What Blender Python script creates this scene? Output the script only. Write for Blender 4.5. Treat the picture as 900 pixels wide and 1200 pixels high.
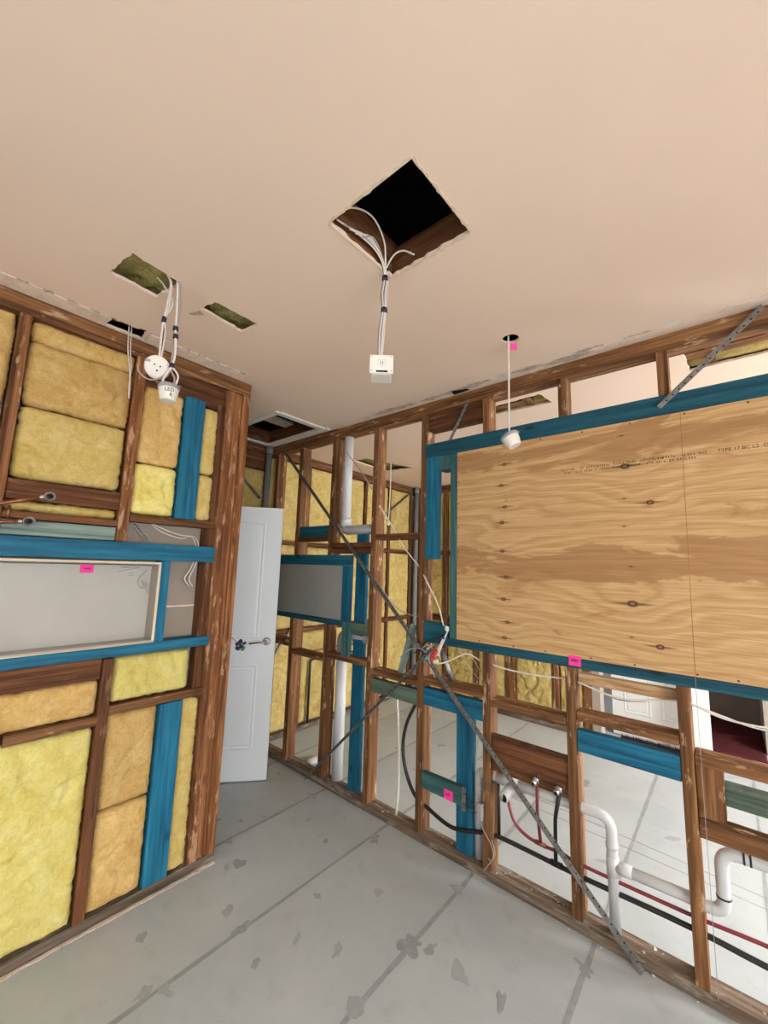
import bpy, bmesh, math, random
from mathutils import Vector, Matrix, noise
random.seed(7)
for o in list(bpy.data.objects): bpy.data.objects.remove(o)
scene = bpy.context.scene
col = scene.collection
PI = math.pi

# ------------------------------------------------------------------ camera
cam_d = bpy.data.cameras.new('camera'); cam = bpy.data.objects.new('camera', cam_d); col.objects.link(cam)
cam_d.sensor_fit = 'HORIZONTAL'; cam_d.sensor_width = 36.0; cam_d.lens = 470.2/900*36.0
cam_d.clip_start = .02; cam_d.clip_end = 60
R0 = ((0.76134051, 0.06584567, 0.64499998), (0.64766185, -0.12313571, -0.75191204), (0.02991238, 0.99020298, -0.13639393))
M = Matrix(R0).to_4x4(); M.translation = (0, 0, 1.52); cam.matrix_world = M
scene.camera = cam

# ------------------------------------------------------------------ world, window light, exposure
scene.view_settings.view_transform = 'Standard'; scene.view_settings.look = 'None'
scene.view_settings.gamma = 1; scene.view_settings.use_curve_mapping = False
scene.view_settings.exposure = 0.0
w = bpy.data.worlds.new('sky'); scene.world = w; w.use_nodes = True
w.node_tree.nodes['Background'].inputs[0].default_value = (.82, .90, 1, 1)
w.node_tree.nodes['Background'].inputs[1].default_value = .6
def area(name, loc, direction, sx, sy, power, colr):
    d = bpy.data.lights.new(name, 'AREA'); d.shape = 'RECTANGLE'; d.size = sx; d.size_y = sy; d.energy = power; d.color = colr
    o = bpy.data.objects.new(name, d); col.objects.link(o); o.location = loc
    o.rotation_euler = Vector(direction).to_track_quat('-Z', 'Y').to_euler()
    return o
area('window_daylight', (2.40, -.25, 1.35), (-1, 0, -.40), 1.9, 1.5, 97, (1, .985, .965))  # unseen window at the right, added to supply daylight
area('window_daylight', (-.6, -1.62, 1.35), (0, 1, -.42), 2.0, 1.5, 17, (1, .985, .965))  # unseen window behind the camera, added to supply daylight
area('window_daylight', (2.72, 3.0, 1.45), (-1, 0, -.65), 1.7, 1.7, 300, (1, .995, .985))

H = 2.58
XA, YB = -2.11, 2.045        # front faces of the left and the right stud wall
XF, YK = -3.13, 4.30         # far exterior wall, back wall of the next room

# ------------------------------------------------------------------ materials
MATS = {}
class NT:
    def __init__(s, name):
        s.m = bpy.data.materials.new(name); s.m.use_nodes = True; s.t = s.m.node_tree; s.n = s.t.nodes; s.l = s.t.links
        s.b = s.n['Principled BSDF']; MATS[name] = s.m
    def add(s, kind, **kw):
        nd = s.n.new(kind)
        for k, v in kw.items(): setattr(nd, k, v)
        return nd
    def put(s, sock, v):
        if hasattr(v, 'is_linked') or hasattr(v, 'links'): s.l.new(v, sock)
        else:
            if isinstance(v, (tuple, list)) and sock.type == 'RGBA' and len(v) == 3: v = (*v, 1)
            sock.default_value = v
    def coord(s, which='Object', scale=(1, 1, 1), loc=None):
        c = s.add('ShaderNodeTexCoord'); mp = s.add('ShaderNodeMapping'); s.l.new(c.outputs[which], mp.inputs[0])
        mp.inputs['Scale'].default_value = scale
        if loc is not None: s.put(mp.inputs['Location'], loc)
        return mp.outputs[0]
    def noise(s, vec, scale=1, detail=4, rough=.55, dist=0):
        nd = s.add('ShaderNodeTexNoise'); s.l.new(vec, nd.inputs['Vector'])
        nd.inputs['Scale'].default_value = scale; nd.inputs['Detail'].default_value = detail
        nd.inputs['Roughness'].default_value = rough; nd.inputs['Distortion'].default_value = dist
        return nd.outputs['Fac']
    def ramp(s, fac, stops):
        nd = s.add('ShaderNodeValToRGB'); s.l.new(fac, nd.inputs[0]); e = nd.color_ramp.elements
        while len(e) < len(stops): e.new(.5)
        for el, (p, c) in zip(e, stops):
            el.position = p; el.color = (*c, 1) if isinstance(c, (tuple, list)) else (c, c, c, 1)
        return nd.outputs[0]
    def mix(s, fac, a, b, mode='MIX'):
        nd = s.add('ShaderNodeMix', data_type='RGBA', blend_type=mode)
        s.put(nd.inputs[0], fac); s.put(nd.inputs[6], a); s.put(nd.inputs[7], b); return nd.outputs[2]
    def math(s, op, a, b=0.0, c=None):
        nd = s.add('ShaderNodeMath', operation=op); s.put(nd.inputs[0], a); s.put(nd.inputs[1], b)
        if c is not None: s.put(nd.inputs[2], c)
        return nd.outputs[0]
    def mr(s, v, a, b, c=0.0, d=1.0):
        nd = s.add('ShaderNodeMapRange'); s.put(nd.inputs[0], v)
        for i, q in enumerate((a, b, c, d)): nd.inputs[i+1].default_value = q
        return nd.outputs[0]
    def rnd(s): return s.add('ShaderNodeObjectInfo').outputs['Random']
    def bump(s, h, strength=.3, dist=.01):
        nd = s.add('ShaderNodeBump'); s.l.new(h, nd.inputs['Height']); nd.inputs['Strength'].default_value = strength
        nd.inputs['Distance'].default_value = dist; s.l.new(nd.outputs[0], s.b.inputs['Normal'])
    def out(s, colr, rough=.7, metal=0.0, spec=None):
        s.put(s.b.inputs['Base Color'], colr); s.put(s.b.inputs['Roughness'], rough); s.put(s.b.inputs['Metallic'], metal)
        if spec is not None: s.b.inputs['Specular IOR Level'].default_value = spec
        return s.m

def wood(name, dark, mid, light, scuff=.0, scuff_col=(.62, .5, .36), rough=.75, knots=.5, thr=.60):
    s = NT(name)
    r = s.rnd(); off = s.math('MULTIPLY', r, 37.0)
    cmb = s.add('ShaderNodeCombineXYZ')
    for i in range(3): s.put(cmb.inputs[i], off)
    v = s.coord('Object', (1, 1, 1), cmb.outputs[0])
    m1 = s.add('ShaderNodeMapping'); s.l.new(v, m1.inputs[0]); m1.inputs['Scale'].default_value = (1.6, 38, 38)
    g1 = s.noise(m1.outputs[0], 1, 5, .6, .6)
    m2 = s.add('ShaderNodeMapping'); s.l.new(v, m2.inputs[0]); m2.inputs['Scale'].default_value = (6, 130, 130)
    g2 = s.noise(m2.outputs[0], 1, 3, .6)
    g = s.math('ADD', s.math('MULTIPLY', g1, .75), s.math('MULTIPLY', g2, .25))
    c = s.ramp(g, [(.36, dark), (.5, mid), (.64, light)])
    val = s.mr(r, 0, 1, .78, 1.2)
    hs = s.add('ShaderNodeHueSaturation'); s.l.new(c, hs.inputs['Color']); s.l.new(val, hs.inputs['Value']); c = hs.outputs[0]
    if knots:
        m3 = s.add('ShaderNodeMapping'); s.l.new(v, m3.inputs[0]); m3.inputs['Scale'].default_value = (3.2, 7.5, 7.5)
        vo = s.add('ShaderNodeTexVoronoi'); s.l.new(m3.outputs[0], vo.inputs['Vector']); vo.inputs['Scale'].default_value = 1
        k = s.mr(vo.outputs['Distance'], .05, .13, knots, 0)
        c = s.mix(k, c, tuple(q*.25 for q in dark))
    if scuff:
        m4 = s.add('ShaderNodeMapping'); s.l.new(v, m4.inputs[0]); m4.inputs['Scale'].default_value = (7, 26, 26)
        n = s.noise(m4.outputs[0], 1, 6, .65)
        sc = s.mr(n, thr, thr+.07, 0, scuff)
        c = s.mix(sc, c, scuff_col)
    s.bump(g, .55, .005)
    return s.out(c, rough, 0, .3)

wood('old_timber', (.062, .024, .008), (.165, .072, .026), (.30, .148, .06), .75, (.60, .40, .24), thr=.59)
wood('scuffed_timber', (.070, .025, .008), (.21, .082, .029), (.36, .162, .064), .65, (.60, .38, .22), thr=.565)
wood('dark_timber', (.055, .020, .008), (.125, .048, .017), (.22, .088, .034), .25, (.5, .34, .2))
wood('pale_timber', (.30, .16, .08), (.50, .30, .15), (.66, .45, .26), .3, (.75, .65, .5))
wood('blue_timber', (.004, .070, .135), (.008, .132, .235), (.018, .19, .31), .12, (.12, .34, .42), .6, .8)
wood('header_blue', (.004, .050, .085), (.008, .088, .135), (.016, .125, .18), .12, (.12, .28, .34), .6, .8)
wood('teal_timber', (.02, .07, .075), (.04, .125, .13), (.07, .18, .18), .15, (.25, .32, .3), .7, .4)
wood('green_timber', (.05, .085, .065), (.10, .145, .11), (.16, .21, .165), .2, (.4, .4, .34), .8, .4)
wood('washed_timber', (.10, .17, .16), (.23, .32, .29), (.36, .44, .38), .3, (.5, .5, .4), .8, .9)
wood('cream_timber', (.50, .40, .27), (.66, .56, .41), (.78, .70, .56), 0, rough=.7, knots=0)
wood('plate_timber', (.06, .043, .032), (.135, .098, .07), (.25, .20, .15), .55, (.36, .32, .27), thr=.55)

def insul(name, a, b, c):
    s = NT(name); r = s.rnd()
    cmb = s.add('ShaderNodeCombineXYZ')
    for i in range(3): s.put(cmb.inputs[i], s.math('MULTIPLY', r, 13.0))
    v = s.coord('Object', (1, 1, 1), cmb.outputs[0])
    n1 = s.noise(v, 8, 7, .7, .6); n2 = s.noise(v, 34, 7, .75, 1.6); n3 = s.noise(v, 220, 3, .6)
    f = s.math('ADD', s.math('MULTIPLY', n1, .5), s.math('MULTIPLY', n2, .5))
    cc = s.ramp(f, [(.36, a), (.49, b), (.62, c)])
    hs = s.add('ShaderNodeHueSaturation'); s.l.new(cc, hs.inputs['Color']); s.l.new(s.mr(r, 0, 1, .88, 1.1), hs.inputs['Value'])
    h = s.math('ADD', s.math('MULTIPLY', n2, .7), s.math('MULTIPLY', n3, .3))
    s.bump(h, .75, .010)
    return s.out(hs.outputs[0], .95, 0, .1)
insul('lemon_wool', (.70, .54, .13), (.80, .69, .22), (.87, .80, .36))
insul('ochre_wool', (.52, .315, .095), (.65, .425, .155), (.75, .555, .25))
insul('straw_wool', (.58, .41, .11), (.70, .525, .18), (.79, .65, .29))
insul('aged_wool', (.42, .29, .085), (.56, .42, .15), (.68, .55, .24))  # straw wool darkened to offset the strong light in the next room
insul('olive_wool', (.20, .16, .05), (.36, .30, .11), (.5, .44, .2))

def paint(name, c, var=.06, rough=.8, scale=5, bump=.05, spec=.3):
    s = NT(name); v = s.coord('Object'); n = s.noise(v, scale, 5, .6); n2 = s.noise(v, 300, 2, .5)
    cc = s.mix(s.mr(n, .3, .7), tuple(q*(1-var) for q in c), tuple(min(1, q*(1+var)) for q in c))
    if bump: s.bump(n2, bump, .002)
    return s.out(cc, rough, 0, spec)
paint('ceiling_paint', (.84, .668, .54), .02, .85, 1.5, .12)  # peach base puts warm bounce light into the ceiling colour
paint('plaster_core', (.72, .60, .46), .12, .95, 40, .4)
paint('torn_paper', (.52, .43, .36), .35, .95, 30, .5)
paint('torn_light', (.80, .665, .55), .15, .95, 25, .4)
paint('grey_board', (.47, .46, .43), .05, .85, 4, .05)
paint('panel_grey', (.30, .295, .28), .05, .85, 4, .05)
paint('taupe_board', (.36, .31, .265), .08, .9, 5, .05)
paint('wall_white', (.74, .72, .68), .02, .8)
paint('door_white', (.84, .91, .96), .01, .45, 3, .02, .5)
paint('far_white', (.80, .80, .78), .01, .5)
paint('white_plastic', (.80, .77, .72), .01, .4, 5, 0, .5)
paint('cable_white', (.74, .68, .63), .04, .45, 20, 0, .5)
paint('cable_grey', (.38, .34, .32), .05, .5, 20, 0, .5)
paint('pvc_white', (.58, .59, .60), .02, .35, 8, 0, .5)
paint('pipe_grey', (.20, .21, .22), .05, .5, 8, 0, .4)
paint('pvc_grey', (.33, .33, .36), .03, .4, 8, 0, .5)
paint('pex_red', (.20, .022, .034), .06, .4, 10, 0, .5)
paint('pipe_black', (.012, .012, .014), .1, .45, 10, 0, .5)
paint('tape_navy', (.012, .014, .06), .1, .4, 10, 0, .5)
paint('tape_red', (.62, .03, .04), .1, .4, 10, 0, .5)
paint('cyan_plastic', (.10, .48, .58), .1, .4, 10, 0, .5)
paint('green_plastic', (.03, .22, .09), .1, .4, 10, 0, .5)
paint('note_pink', (.95, .06, .36), .03, .7, 10, 0)
paint('ink', (.03, .022, .02), .1, .8, 10, 0)
paint('pencil', (.13, .12, .12), .1, .8, 10, 0)
paint('chalk_red', (.42, .15, .07), .2, .9, 60, 0)
paint('maroon_cloth', (.075, .009, .012), .15, .9, 6, .3)
paint('taupe_cloth', (.36, .325, .29), .06, .9, 5, .3)
paint('dark_bristle', (.035, .022, .035), .4, .95, 80, .8)
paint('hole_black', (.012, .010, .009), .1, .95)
paint('crumb', (.55, .50, .43), .3, .95, 60, .5)
s = NT('trowel_grey'); v = s.coord('Object'); n = s.noise(v, 14, 6, .7)
s.out(s.ramp(n, [(.3, (.32, .345, .35)), (.6, (.40, .43, .435)), (.8, (.48, .51, .515))]), .6, 0, .3)
def metal(name, c, rough):
    s = NT(name); v = s.coord('Object'); n = s.noise(v, 30, 5, .65)
    return s.out(s.mix(s.mr(n, .35, .65), tuple(q*.6 for q in c), c), rough, .9)
metal('galvanised', (.36, .355, .345), .5); metal('brass_chrome', (.62, .58, .52), .25); metal('copper', (.42, .17, .10), .4); metal('chrome', (.75, .75, .76), .15)
metal('nail_steel', (.16, .14, .13), .5)

s = NT('floor_sheet_grey'); v = s.coord('Object')
n1 = s.noise(v, 1.4, 5, .6, .3); n2 = s.noise(v, 9, 6, .65); n3 = s.noise(v, 70, 4, .6)
c = s.ramp(n1, [(.32, (.42, .46, .475)), (.52, (.48, .52, .53)), (.72, (.535, .57, .575))])
c = s.mix(s.mr(n2, .55, .72, 0, .45), c, (.35, .375, .38)); c = s.mix(s.mr(n3, .62, .75, 0, .25), c, (.62, .63, .61))
s.bump(n3, .08, .003); s.out(c, s.mr(n2, .3, .7, .42, .62), 0, .4)
s = NT('joint_filler_grey'); v = s.coord('Object'); n = s.noise(v, 18, 6, .7)
s.out(s.ramp(n, [(.3, (.27, .29, .295)), (.6, (.35, .375, .38)), (.8, (.46, .49, .49))]), .6, 0, .3)

# plywood: sawn veneer with figured grain, knots and brown stain bands (object space = wall space)
COLK = [(-.898, 2.097), (-.916, 1.981), (-.897, 1.862), (-.914, 1.777), (-.913, 1.624), (-.895, 1.488), (-.910, 1.373), (-.890, 1.258), (-.907, 1.178)]
BIGK = [(-.327, 2.005, .026), (-.240, 1.832, .021), (-.326, 1.396, .028), (-.236, 1.229, .021)]
SMK = [(-.335, 2.15), (-.337, 1.857), (-.342, 1.733), (-.324, 1.555), (-.336, 1.255)]
s = NT('plywood'); tc = s.add('ShaderNodeTexCoord').outputs['Object']
sep = s.add('ShaderNodeSeparateXYZ'); s.l.new(tc, sep.inputs[0]); Z = sep.outputs['Z']
mp = s.add('ShaderNodeMapping'); s.l.new(tc, mp.inputs[0]); mp.inputs['Scale'].default_value = (1.3, 1, 5)
nz = s.noise(mp.outputs[0], 1, 3, .5); zz = s.math('MULTIPLY_ADD', nz, .30, Z)
mpk = s.add('ShaderNodeMapping'); s.l.new(tc, mpk.inputs[0]); mpk.inputs['Scale'].default_value = (1, 0, 1.7)
def dist(x, z):
    nd = s.add('ShaderNodeVectorMath', operation='DISTANCE'); s.l.new(mpk.outputs[0], nd.inputs[0]); nd.inputs[1].default_value = (x, 0, z*1.7); return nd.outputs['Value']
mpk2 = s.add('ShaderNodeMapping'); s.l.new(tc, mpk2.inputs[0]); mpk2.inputs['Scale'].default_value = (.22, 0, 2.6)
def dist2(x, z):
    nd = s.add('ShaderNodeVectorMath', operation='DISTANCE'); s.l.new(mpk2.outputs[0], nd.inputs[0]); nd.inputs[1].default_value = (x*.22, 0, z*2.6); return nd.outputs['Value']
dark = None; core = None
for i, (x, z, r) in enumerate([(x, z, .017) for x, z in COLK] + BIGK + [(x, z, .007) for x, z in SMK]):
    d = dist(x, z)
    if r > .01:
        g = s.math('POWER', 2.718, s.math('MULTIPLY', s.math('MULTIPLY', d, d), -1/(2*(.055 if r < .018 else .12)**2)))
        zz = s.math('MULTIPLY_ADD', g, (.035 if r < .018 else .085)*(1 if i % 2 else .8), zz)
    ring = s.mr(d, r*.62, r*1.0, 1, 0); cor = s.mr(d, r*.25, r*.45, .55, 0)
    ring = s.math('MAXIMUM', ring, s.mr(dist2(x, z), r*.35, r*.75, .75, 0))
    dark = ring if dark is None else s.math('MAXIMUM', dark, ring); core = cor if core is None else s.math('MAXIMUM', core, cor)
w1 = s.math('SINE', s.math('MULTIPLY', zz, 120)); w2 = s.math('SINE', s.math('MULTIPLY', zz, 260))
mf = s.add('ShaderNodeMapping'); s.l.new(tc, mf.inputs[0]); mf.inputs['Scale'].default_value = (4, 1, 170)
fine = s.noise(mf.outputs[0], 1, 4, .6)
g = s.math('ADD', s.math('MULTIPLY', w1, .05), s.math('ADD', s.math('MULTIPLY', w2, .022), s.math('MULTIPLY_ADD', fine, .6, .2)))
c = s.ramp(g, [(.32, (.41, .225, .09)), (.5, (.55, .34, .155)), (.66, (.68, .47, .25))])
ms = s.add('ShaderNodeMapping'); s.l.new(tc, ms.inputs[0]); ms.inputs['Scale'].default_value = (1.9, 1, 5.5)
st = s.noise(ms.outputs[0], 1, 5, .6, .8)
b1 = s.mr(s.math('ABSOLUTE', s.math('SUBTRACT', Z, 1.57)), .0, .13, 1, 0); b2 = s.mr(s.math('ABSOLUTE', s.math('SUBTRACT', Z, 2.14)), .0, .10, 1, 0)
band = s.math('MAXIMUM', b1, b2)
stm = s.mr(s.math('ADD', s.math('MULTIPLY', band, .26), st), .60, .65, 0, .62)
c = s.mix(stm, c, (.31, .15, .055)); c = s.mix(s.mr(fine, .64, .75, 0, .35), c, (.36, .2, .08))
c = s.mix(s.math('MULTIPLY', dark, .93), c, (.05, .018, .006)); c = s.mix(core, c, (.44, .27, .12))
s.out(c, .65, 0, .25)

def glass():
    s = NT('window_glass'); s.b.inputs['Transmission Weight'].default_value = 1; s.b.inputs['IOR'].default_value = 1.01
    s.out((1, 1, 1), .02)
glass()

# ------------------------------------------------------------------ helpers
def tag(o, label=None, cat=None, group=None, kind=None):
    if label: o['label'] = label
    if cat: o['category'] = cat
    if group: o['group'] = group
    if kind: o['kind'] = kind
    return o
def empty(name, loc=(0, 0, 0), label=None, cat=None, group=None, kind=None):
    o = bpy.data.objects.new(name, None); col.objects.link(o); o.location = loc; o.empty_display_size = .1
    return tag(o, label, cat, group, kind)
def mesh_obj(name, me, mat, parent=None):
    if mat: me.materials.append(MATS[mat])
    o = bpy.data.objects.new(name, me); col.objects.link(o)
    if parent: o.parent = parent; o.matrix_parent_inverse = Matrix.Translation(-parent.location)
    return o
def bm_obj(name, bm, mat, parent=None, smooth=False):
    bmesh.ops.recalc_face_normals(bm, faces=bm.faces[:])
    me = bpy.data.meshes.new(name); bm.to_mesh(me); bm.free()
    if smooth:
        for p in me.polygons: p.use_smooth = True
    return mesh_obj(name, me, mat, parent)
def add_box(bm, x0, x1, y0, y1, z0, z1, bev=0.0, jit=0.0):
    vs = [bm.verts.new((x+random.uniform(-jit, jit), y+random.uniform(-jit, jit), z+random.uniform(-jit, jit))) for x in (x0, x1) for y in (y0, y1) for z in (z0, z1)]
    fs = [bm.faces.new([vs[i] for i in f]) for f in ((0, 1, 3, 2), (4, 6, 7, 5), (0, 4, 5, 1), (2, 3, 7, 6), (0, 2, 6, 4), (1, 5, 7, 3))]
    if bev:
        es = {e for f in fs for e in f.edges}
        bmesh.ops.bevel(bm, geom=list(es), offset=bev, segments=1, affect='EDGES')
    return vs
def box(name, x0, x1, y0, y1, z0, z1, mat, parent=None, bev=.001, jit=0.0):
    bm = bmesh.new(); cx, cy, cz = (x0+x1)/2, (y0+y1)/2, (z0+z1)/2
    add_box(bm, x0-cx, x1-cx, y0-cy, y1-cy, z0-cz, z1-cz, bev, jit)
    o = bm_obj(name, bm, mat, parent); o.location = (cx, cy, cz); return o
def timber(name, x0, x1, y0, y1, z0, z1, mat='old_timber', parent=None, label=None, bev=.0022, tilt=0.0):
    """sawn member with its grain along its longest side (local X)"""
    d = [x1-x0, y1-y0, z1-z0]; a = d.index(max(d)); L = d[a]
    bm = bmesh.new()
    if a == 0: u, v, rot = d[1], d[2], (0, 0, 0)
    elif a == 1: u, v, rot = d[0], d[2], (0, 0, PI/2)
    else: u, v, rot = d[1], d[0], (0, -PI/2, 0)
    add_box(bm, -L/2, L/2, -u/2, u/2, -v/2, v/2, bev, .0007)
    o = bm_obj(name, bm, mat, parent); o.location = ((x0+x1)/2, (y0+y1)/2, (z0+z1)/2); o.rotation_euler = rot
    if tilt: o.rotation_euler[2] += tilt
    if label: o['label'] = label
    return o
def fillet(pts, r, n=6):
    pts = [Vector(p) for p in pts]; out = [pts[0]]
    for i in range(1, len(pts)-1):
        a, b, c = pts[i-1], pts[i], pts[i+1]; u = (a-b); v = (c-b); k = min(r, u.length*.48, v.length*.48)
        p, q = b+u.normalized()*k, b+v.normalized()*k
        for j in range(n+1):
            t = j/n; out.append(p*(1-t)**2+b*2*t*(1-t)+q*t*t)
    out.append(pts[-1]); return out
def spline(pts, n=8):
    P = [Vector(p) for p in pts]; P = [P[0]*2-P[1]] + P + [P[-1]*2-P[-2]]; out = []
    for i in range(1, len(P)-2):
        for j in range(n):
            t = j/n; a, b, c, d = P[i-1:i+3]
            out.append(.5*((2*b)+(c-a)*t+(2*a-5*b+4*c-d)*t*t+(3*b-a-3*c+d)*t**3))
    out.append(P[-2]); return out
def add_tube(bm, path, r, seg=10, caps=True, rfun=None):
    rings = []; prev = None
    for i, p in enumerate(path):
        t = (path[min(i+1, len(path)-1)]-path[max(i-1, 0)]).normalized()
        if prev is None: nrm = t.orthogonal().normalized()
        else:
            nrm = prev-t*prev.dot(t); nrm = nrm.normalized() if nrm.length > 1e-6 else t.orthogonal().normalized()
        prev = nrm; bn = t.cross(nrm); rr = rfun(i/(len(path)-1)) if rfun else r
        rings.append([bm.verts.new(p+nrm*rr*math.cos(2*PI*k/seg)+bn*rr*math.sin(2*PI*k/seg)) for k in range(seg)])
    for a, b in zip(rings, rings[1:]):
        for k in range(seg): bm.faces.new((a[k], a[(k+1) % seg], b[(k+1) % seg], b[k]))
    if caps: bm.faces.new(rings[0][::-1]); bm.faces.new(rings[-1])
def tube(name, path, r, mat, parent=None, seg=10, caps=True, rfun=None):
    bm = bmesh.new(); add_tube(bm, [Vector(p) for p in path], r, seg, caps, rfun)
    return bm_obj(name, bm, mat, parent, True)
def lathe(name, prof, mat, parent=None, mtx=None, seg=24):
    bm = bmesh.new(); rings = []
    for r, z in prof:
        rings.append([bm.verts.new((r*math.cos(2*PI*k/seg), r*math.sin(2*PI*k/seg), z)) for k in range(seg)] if r > 1e-6 else [bm.verts.new((0, 0, z))])
    for a, b in zip(rings, rings[1:]):
        for k in range(seg):
            k2 = (k+1) % seg
            if len(a) == 1 and len(b) > 1: bm.faces.new((a[0], b[k2], b[k]))
            elif len(b) == 1 and len(a) > 1: bm.faces.new((a[k], a[k2], b[0]))
            elif len(a) > 1: bm.faces.new((a[k], a[k2], b[k2], b[k]))
    if mtx is not None: bm.transform(mtx)
    return bm_obj(name, bm, mat, parent, False)
def frame_to(loc, zdir, up=(0, 0, 1)):
    z = Vector(zdir).normalized(); x = Vector(up).cross(z); x = x.normalized() if x.length > 1e-5 else Vector((1, 0, 0)); y = z.cross(x)
    m = Matrix((x, y, z)).transposed().to_4x4(); m.translation = loc; return m
def plate(name, poly, z0, z1, mat, parent=None, holes=()):
    """flat sheet with real holes: polygon in XY, thickness z0..z1"""
    bm = bmesh.new(); es = []
    for loop in [poly, *holes]:
        vs = [bm.verts.new((x, y, z0)) for x, y in loop]
        es += [bm.edges.new((vs[i], vs[(i+1) % len(vs)])) for i in range(len(vs))]
    bmesh.ops.triangle_fill(bm, use_beauty=True, use_dissolve=False, edges=es)
    r = bmesh.ops.extrude_face_region(bm, geom=bm.faces[:])
    bmesh.ops.translate(bm, verts=[g for g in r['geom'] if isinstance(g, bmesh.types.BMVert)], vec=(0, 0, z1-z0))
    return bm_obj(name, bm, mat, parent)
def rough_loop(corners, step=.03, amp=.004, seed=0):
    rg = random.Random(seed); out = []
    for i, a in enumerate(corners):
        b = corners[(i+1) % len(corners)]; a, b = Vector(a), Vector(b); n = max(1, int((b-a).length/step))
        for k in range(n):
            p = a.lerp(b, k/n); q = amp if k else amp*.3
            out.append((p.x+rg.uniform(-q, q), p.y+rg.uniform(-q, q)))
    return out
def batt(label, face, plane, u0, u1, z0, z1, mat, seed, depth=.07, bulge=.018, rough=.012, name='insulation_batt', sag=0.0, group=None):
    """glass wool batt: face 'x+' looks along +X (u = Y), 'y-' looks along -Y (u = X), 'z-' looks down (u = X, v = Y)"""
    nu = max(4, int((u1-u0)/.0105)); nv = max(4, int((z1-z0)/.0105))
    cu, cv = (u0+u1)/2, (z0+z1)/2; bm = bmesh.new(); grid = []; back = []
    def P(u, v, d):
        if face == 'x+': return Vector((d, u, v))
        if face == 'y-': return Vector((u, -d, v))
        return Vector((u, v, -d))
    org = P(cu, cv, plane if face == 'x+' else -plane)
    for i in range(nu+1):
        row = []
        for j in range(nv+1):
            fu, fv = i/nu, j/nv; u, v = u0+(u1-u0)*fu-cu, z0+(z1-z0)*fv-cv
            e = min(min(fu, 1-fu)*(u1-u0), min(fv, 1-fv)*(z1-z0)); k = 1-math.exp(-e/.011)
            q = Vector((u*1.0, v*1.0, seed*3.7))
            f1 = noise.fractal(q*6, 1, 2, 4); f2 = noise.fractal(q*26+Vector((7, 3, 1)), 1, 2, 3)
            rid = abs(noise.noise(q*9+Vector((3, 9, 0)))); crease = -max(0, .10-rid)*.12
            f3 = noise.fractal(q*75+Vector((1, 5, 2)), 1, 2, 2); tuft = noise.ridged_multi_fractal(q*13+Vector((4, 1, 8)), 1, 2, 4, 1, 2)
            d = -bulge*.6+k*(bulge+rough*.55*f1+crease*.9+rough*.5*f2+.0022*f3+.0030*(tuft-1))-(1-k)*.003
            eu, ev = min(fu, 1-fu)*(u1-u0), min(fv, 1-fv)*(z1-z0); su, sv = (1 if fu < .5 else -1), (1 if fv < .5 else -1)
            u += su*math.exp(-eu/.016)*(-.001+.010*abs(noise.fractal(Vector((v*20, seed+su, 2)), 1, 2, 4))+.005*math.exp(-ev/.014))
            v += sv*math.exp(-ev/.016)*(-.001+.010*abs(noise.fractal(Vector((u*20, seed+sv, 9)), 1, 2, 4))+.005*math.exp(-eu/.014))
            row.append(bm.verts.new(P(u, v, d)))
        grid.append(row)
    for i in range(nu):
        for j in range(nv): bm.faces.new((grid[i][j], grid[i+1][j], grid[i+1][j+1], grid[i][j+1]))
    ring = [grid[i][0] for i in range(nu)]+[grid[nu][j] for j in range(nv)]+[grid[i][nv] for i in range(nu, 0, -1)]+[grid[0][j] for j in range(nv, 0, -1)]
    axis = 0 if face == 'x+' else 1 if face == 'y-' else 2
    bk = []
    for vtx in ring:
        c = vtx.co.copy(); c[axis] = (-depth if face == 'x+' else depth); bk.append(bm.verts.new(c))
    for i in range(len(ring)): bm.faces.new((ring[i], bk[i], bk[(i+1) % len(ring)], ring[(i+1) % len(ring)]))
    bm.faces.new(bk)
    o = bm_obj(name, bm, mat, None, True); o.location = org
    return tag(o, label, 'insulation', group or 'glass wool batts')
def strokes(name, segs, wdt, mat, parent, to3):
    """flat inked marks: each segment a thin sliver lying on a surface"""
    bm = bmesh.new()
    for (a, b, c, d) in segs:
        p, q = Vector((a, b)), Vector((c, d)); t = (q-p); n = Vector((-t.y, t.x)).normalized()*wdt/2
        vs = [bm.verts.new(to3(v.x, v.y, 0)) for v in (p-n, p+n, q+n, q-n)]; bm.faces.new(vs)
    return bm_obj(name, bm, mat, parent)
def scribble(u0, u1, v0, v1, n, seed):
    rg = random.Random(seed); S = []; cw = (u1-u0)/n; h = v1-v0
    for k in range(n):
        if rg.random() < .16: continue
        x = u0+k*cw
        for _ in range(3):
            a, b = rg.random(), rg.random()
            if rg.random() < .5: S.append((x+a*cw*.6, v0, x+a*cw*.6+.0001, v0+h*rg.uniform(.6, 1)))
            else: S.append((x, v0+b*h, x+cw*.7, v0+b*h+h*rg.uniform(-.2, .2)))
    return S
def text3(name, body, size, mtx, mat, parent):
    cu = bpy.data.curves.new(name, 'FONT'); cu.body = body; cu.size = size; cu.extrude = .0002
    tmp = bpy.data.objects.new(name, cu); col.objects.link(tmp)
    dg = bpy.context.evaluated_depsgraph_get(); me = bpy.data.meshes.new_from_object(tmp.evaluated_get(dg))
    bpy.data.objects.remove(tmp); me.materials.clear(); me.transform(mtx)
    return mesh_obj(name, me, mat, parent)

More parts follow.
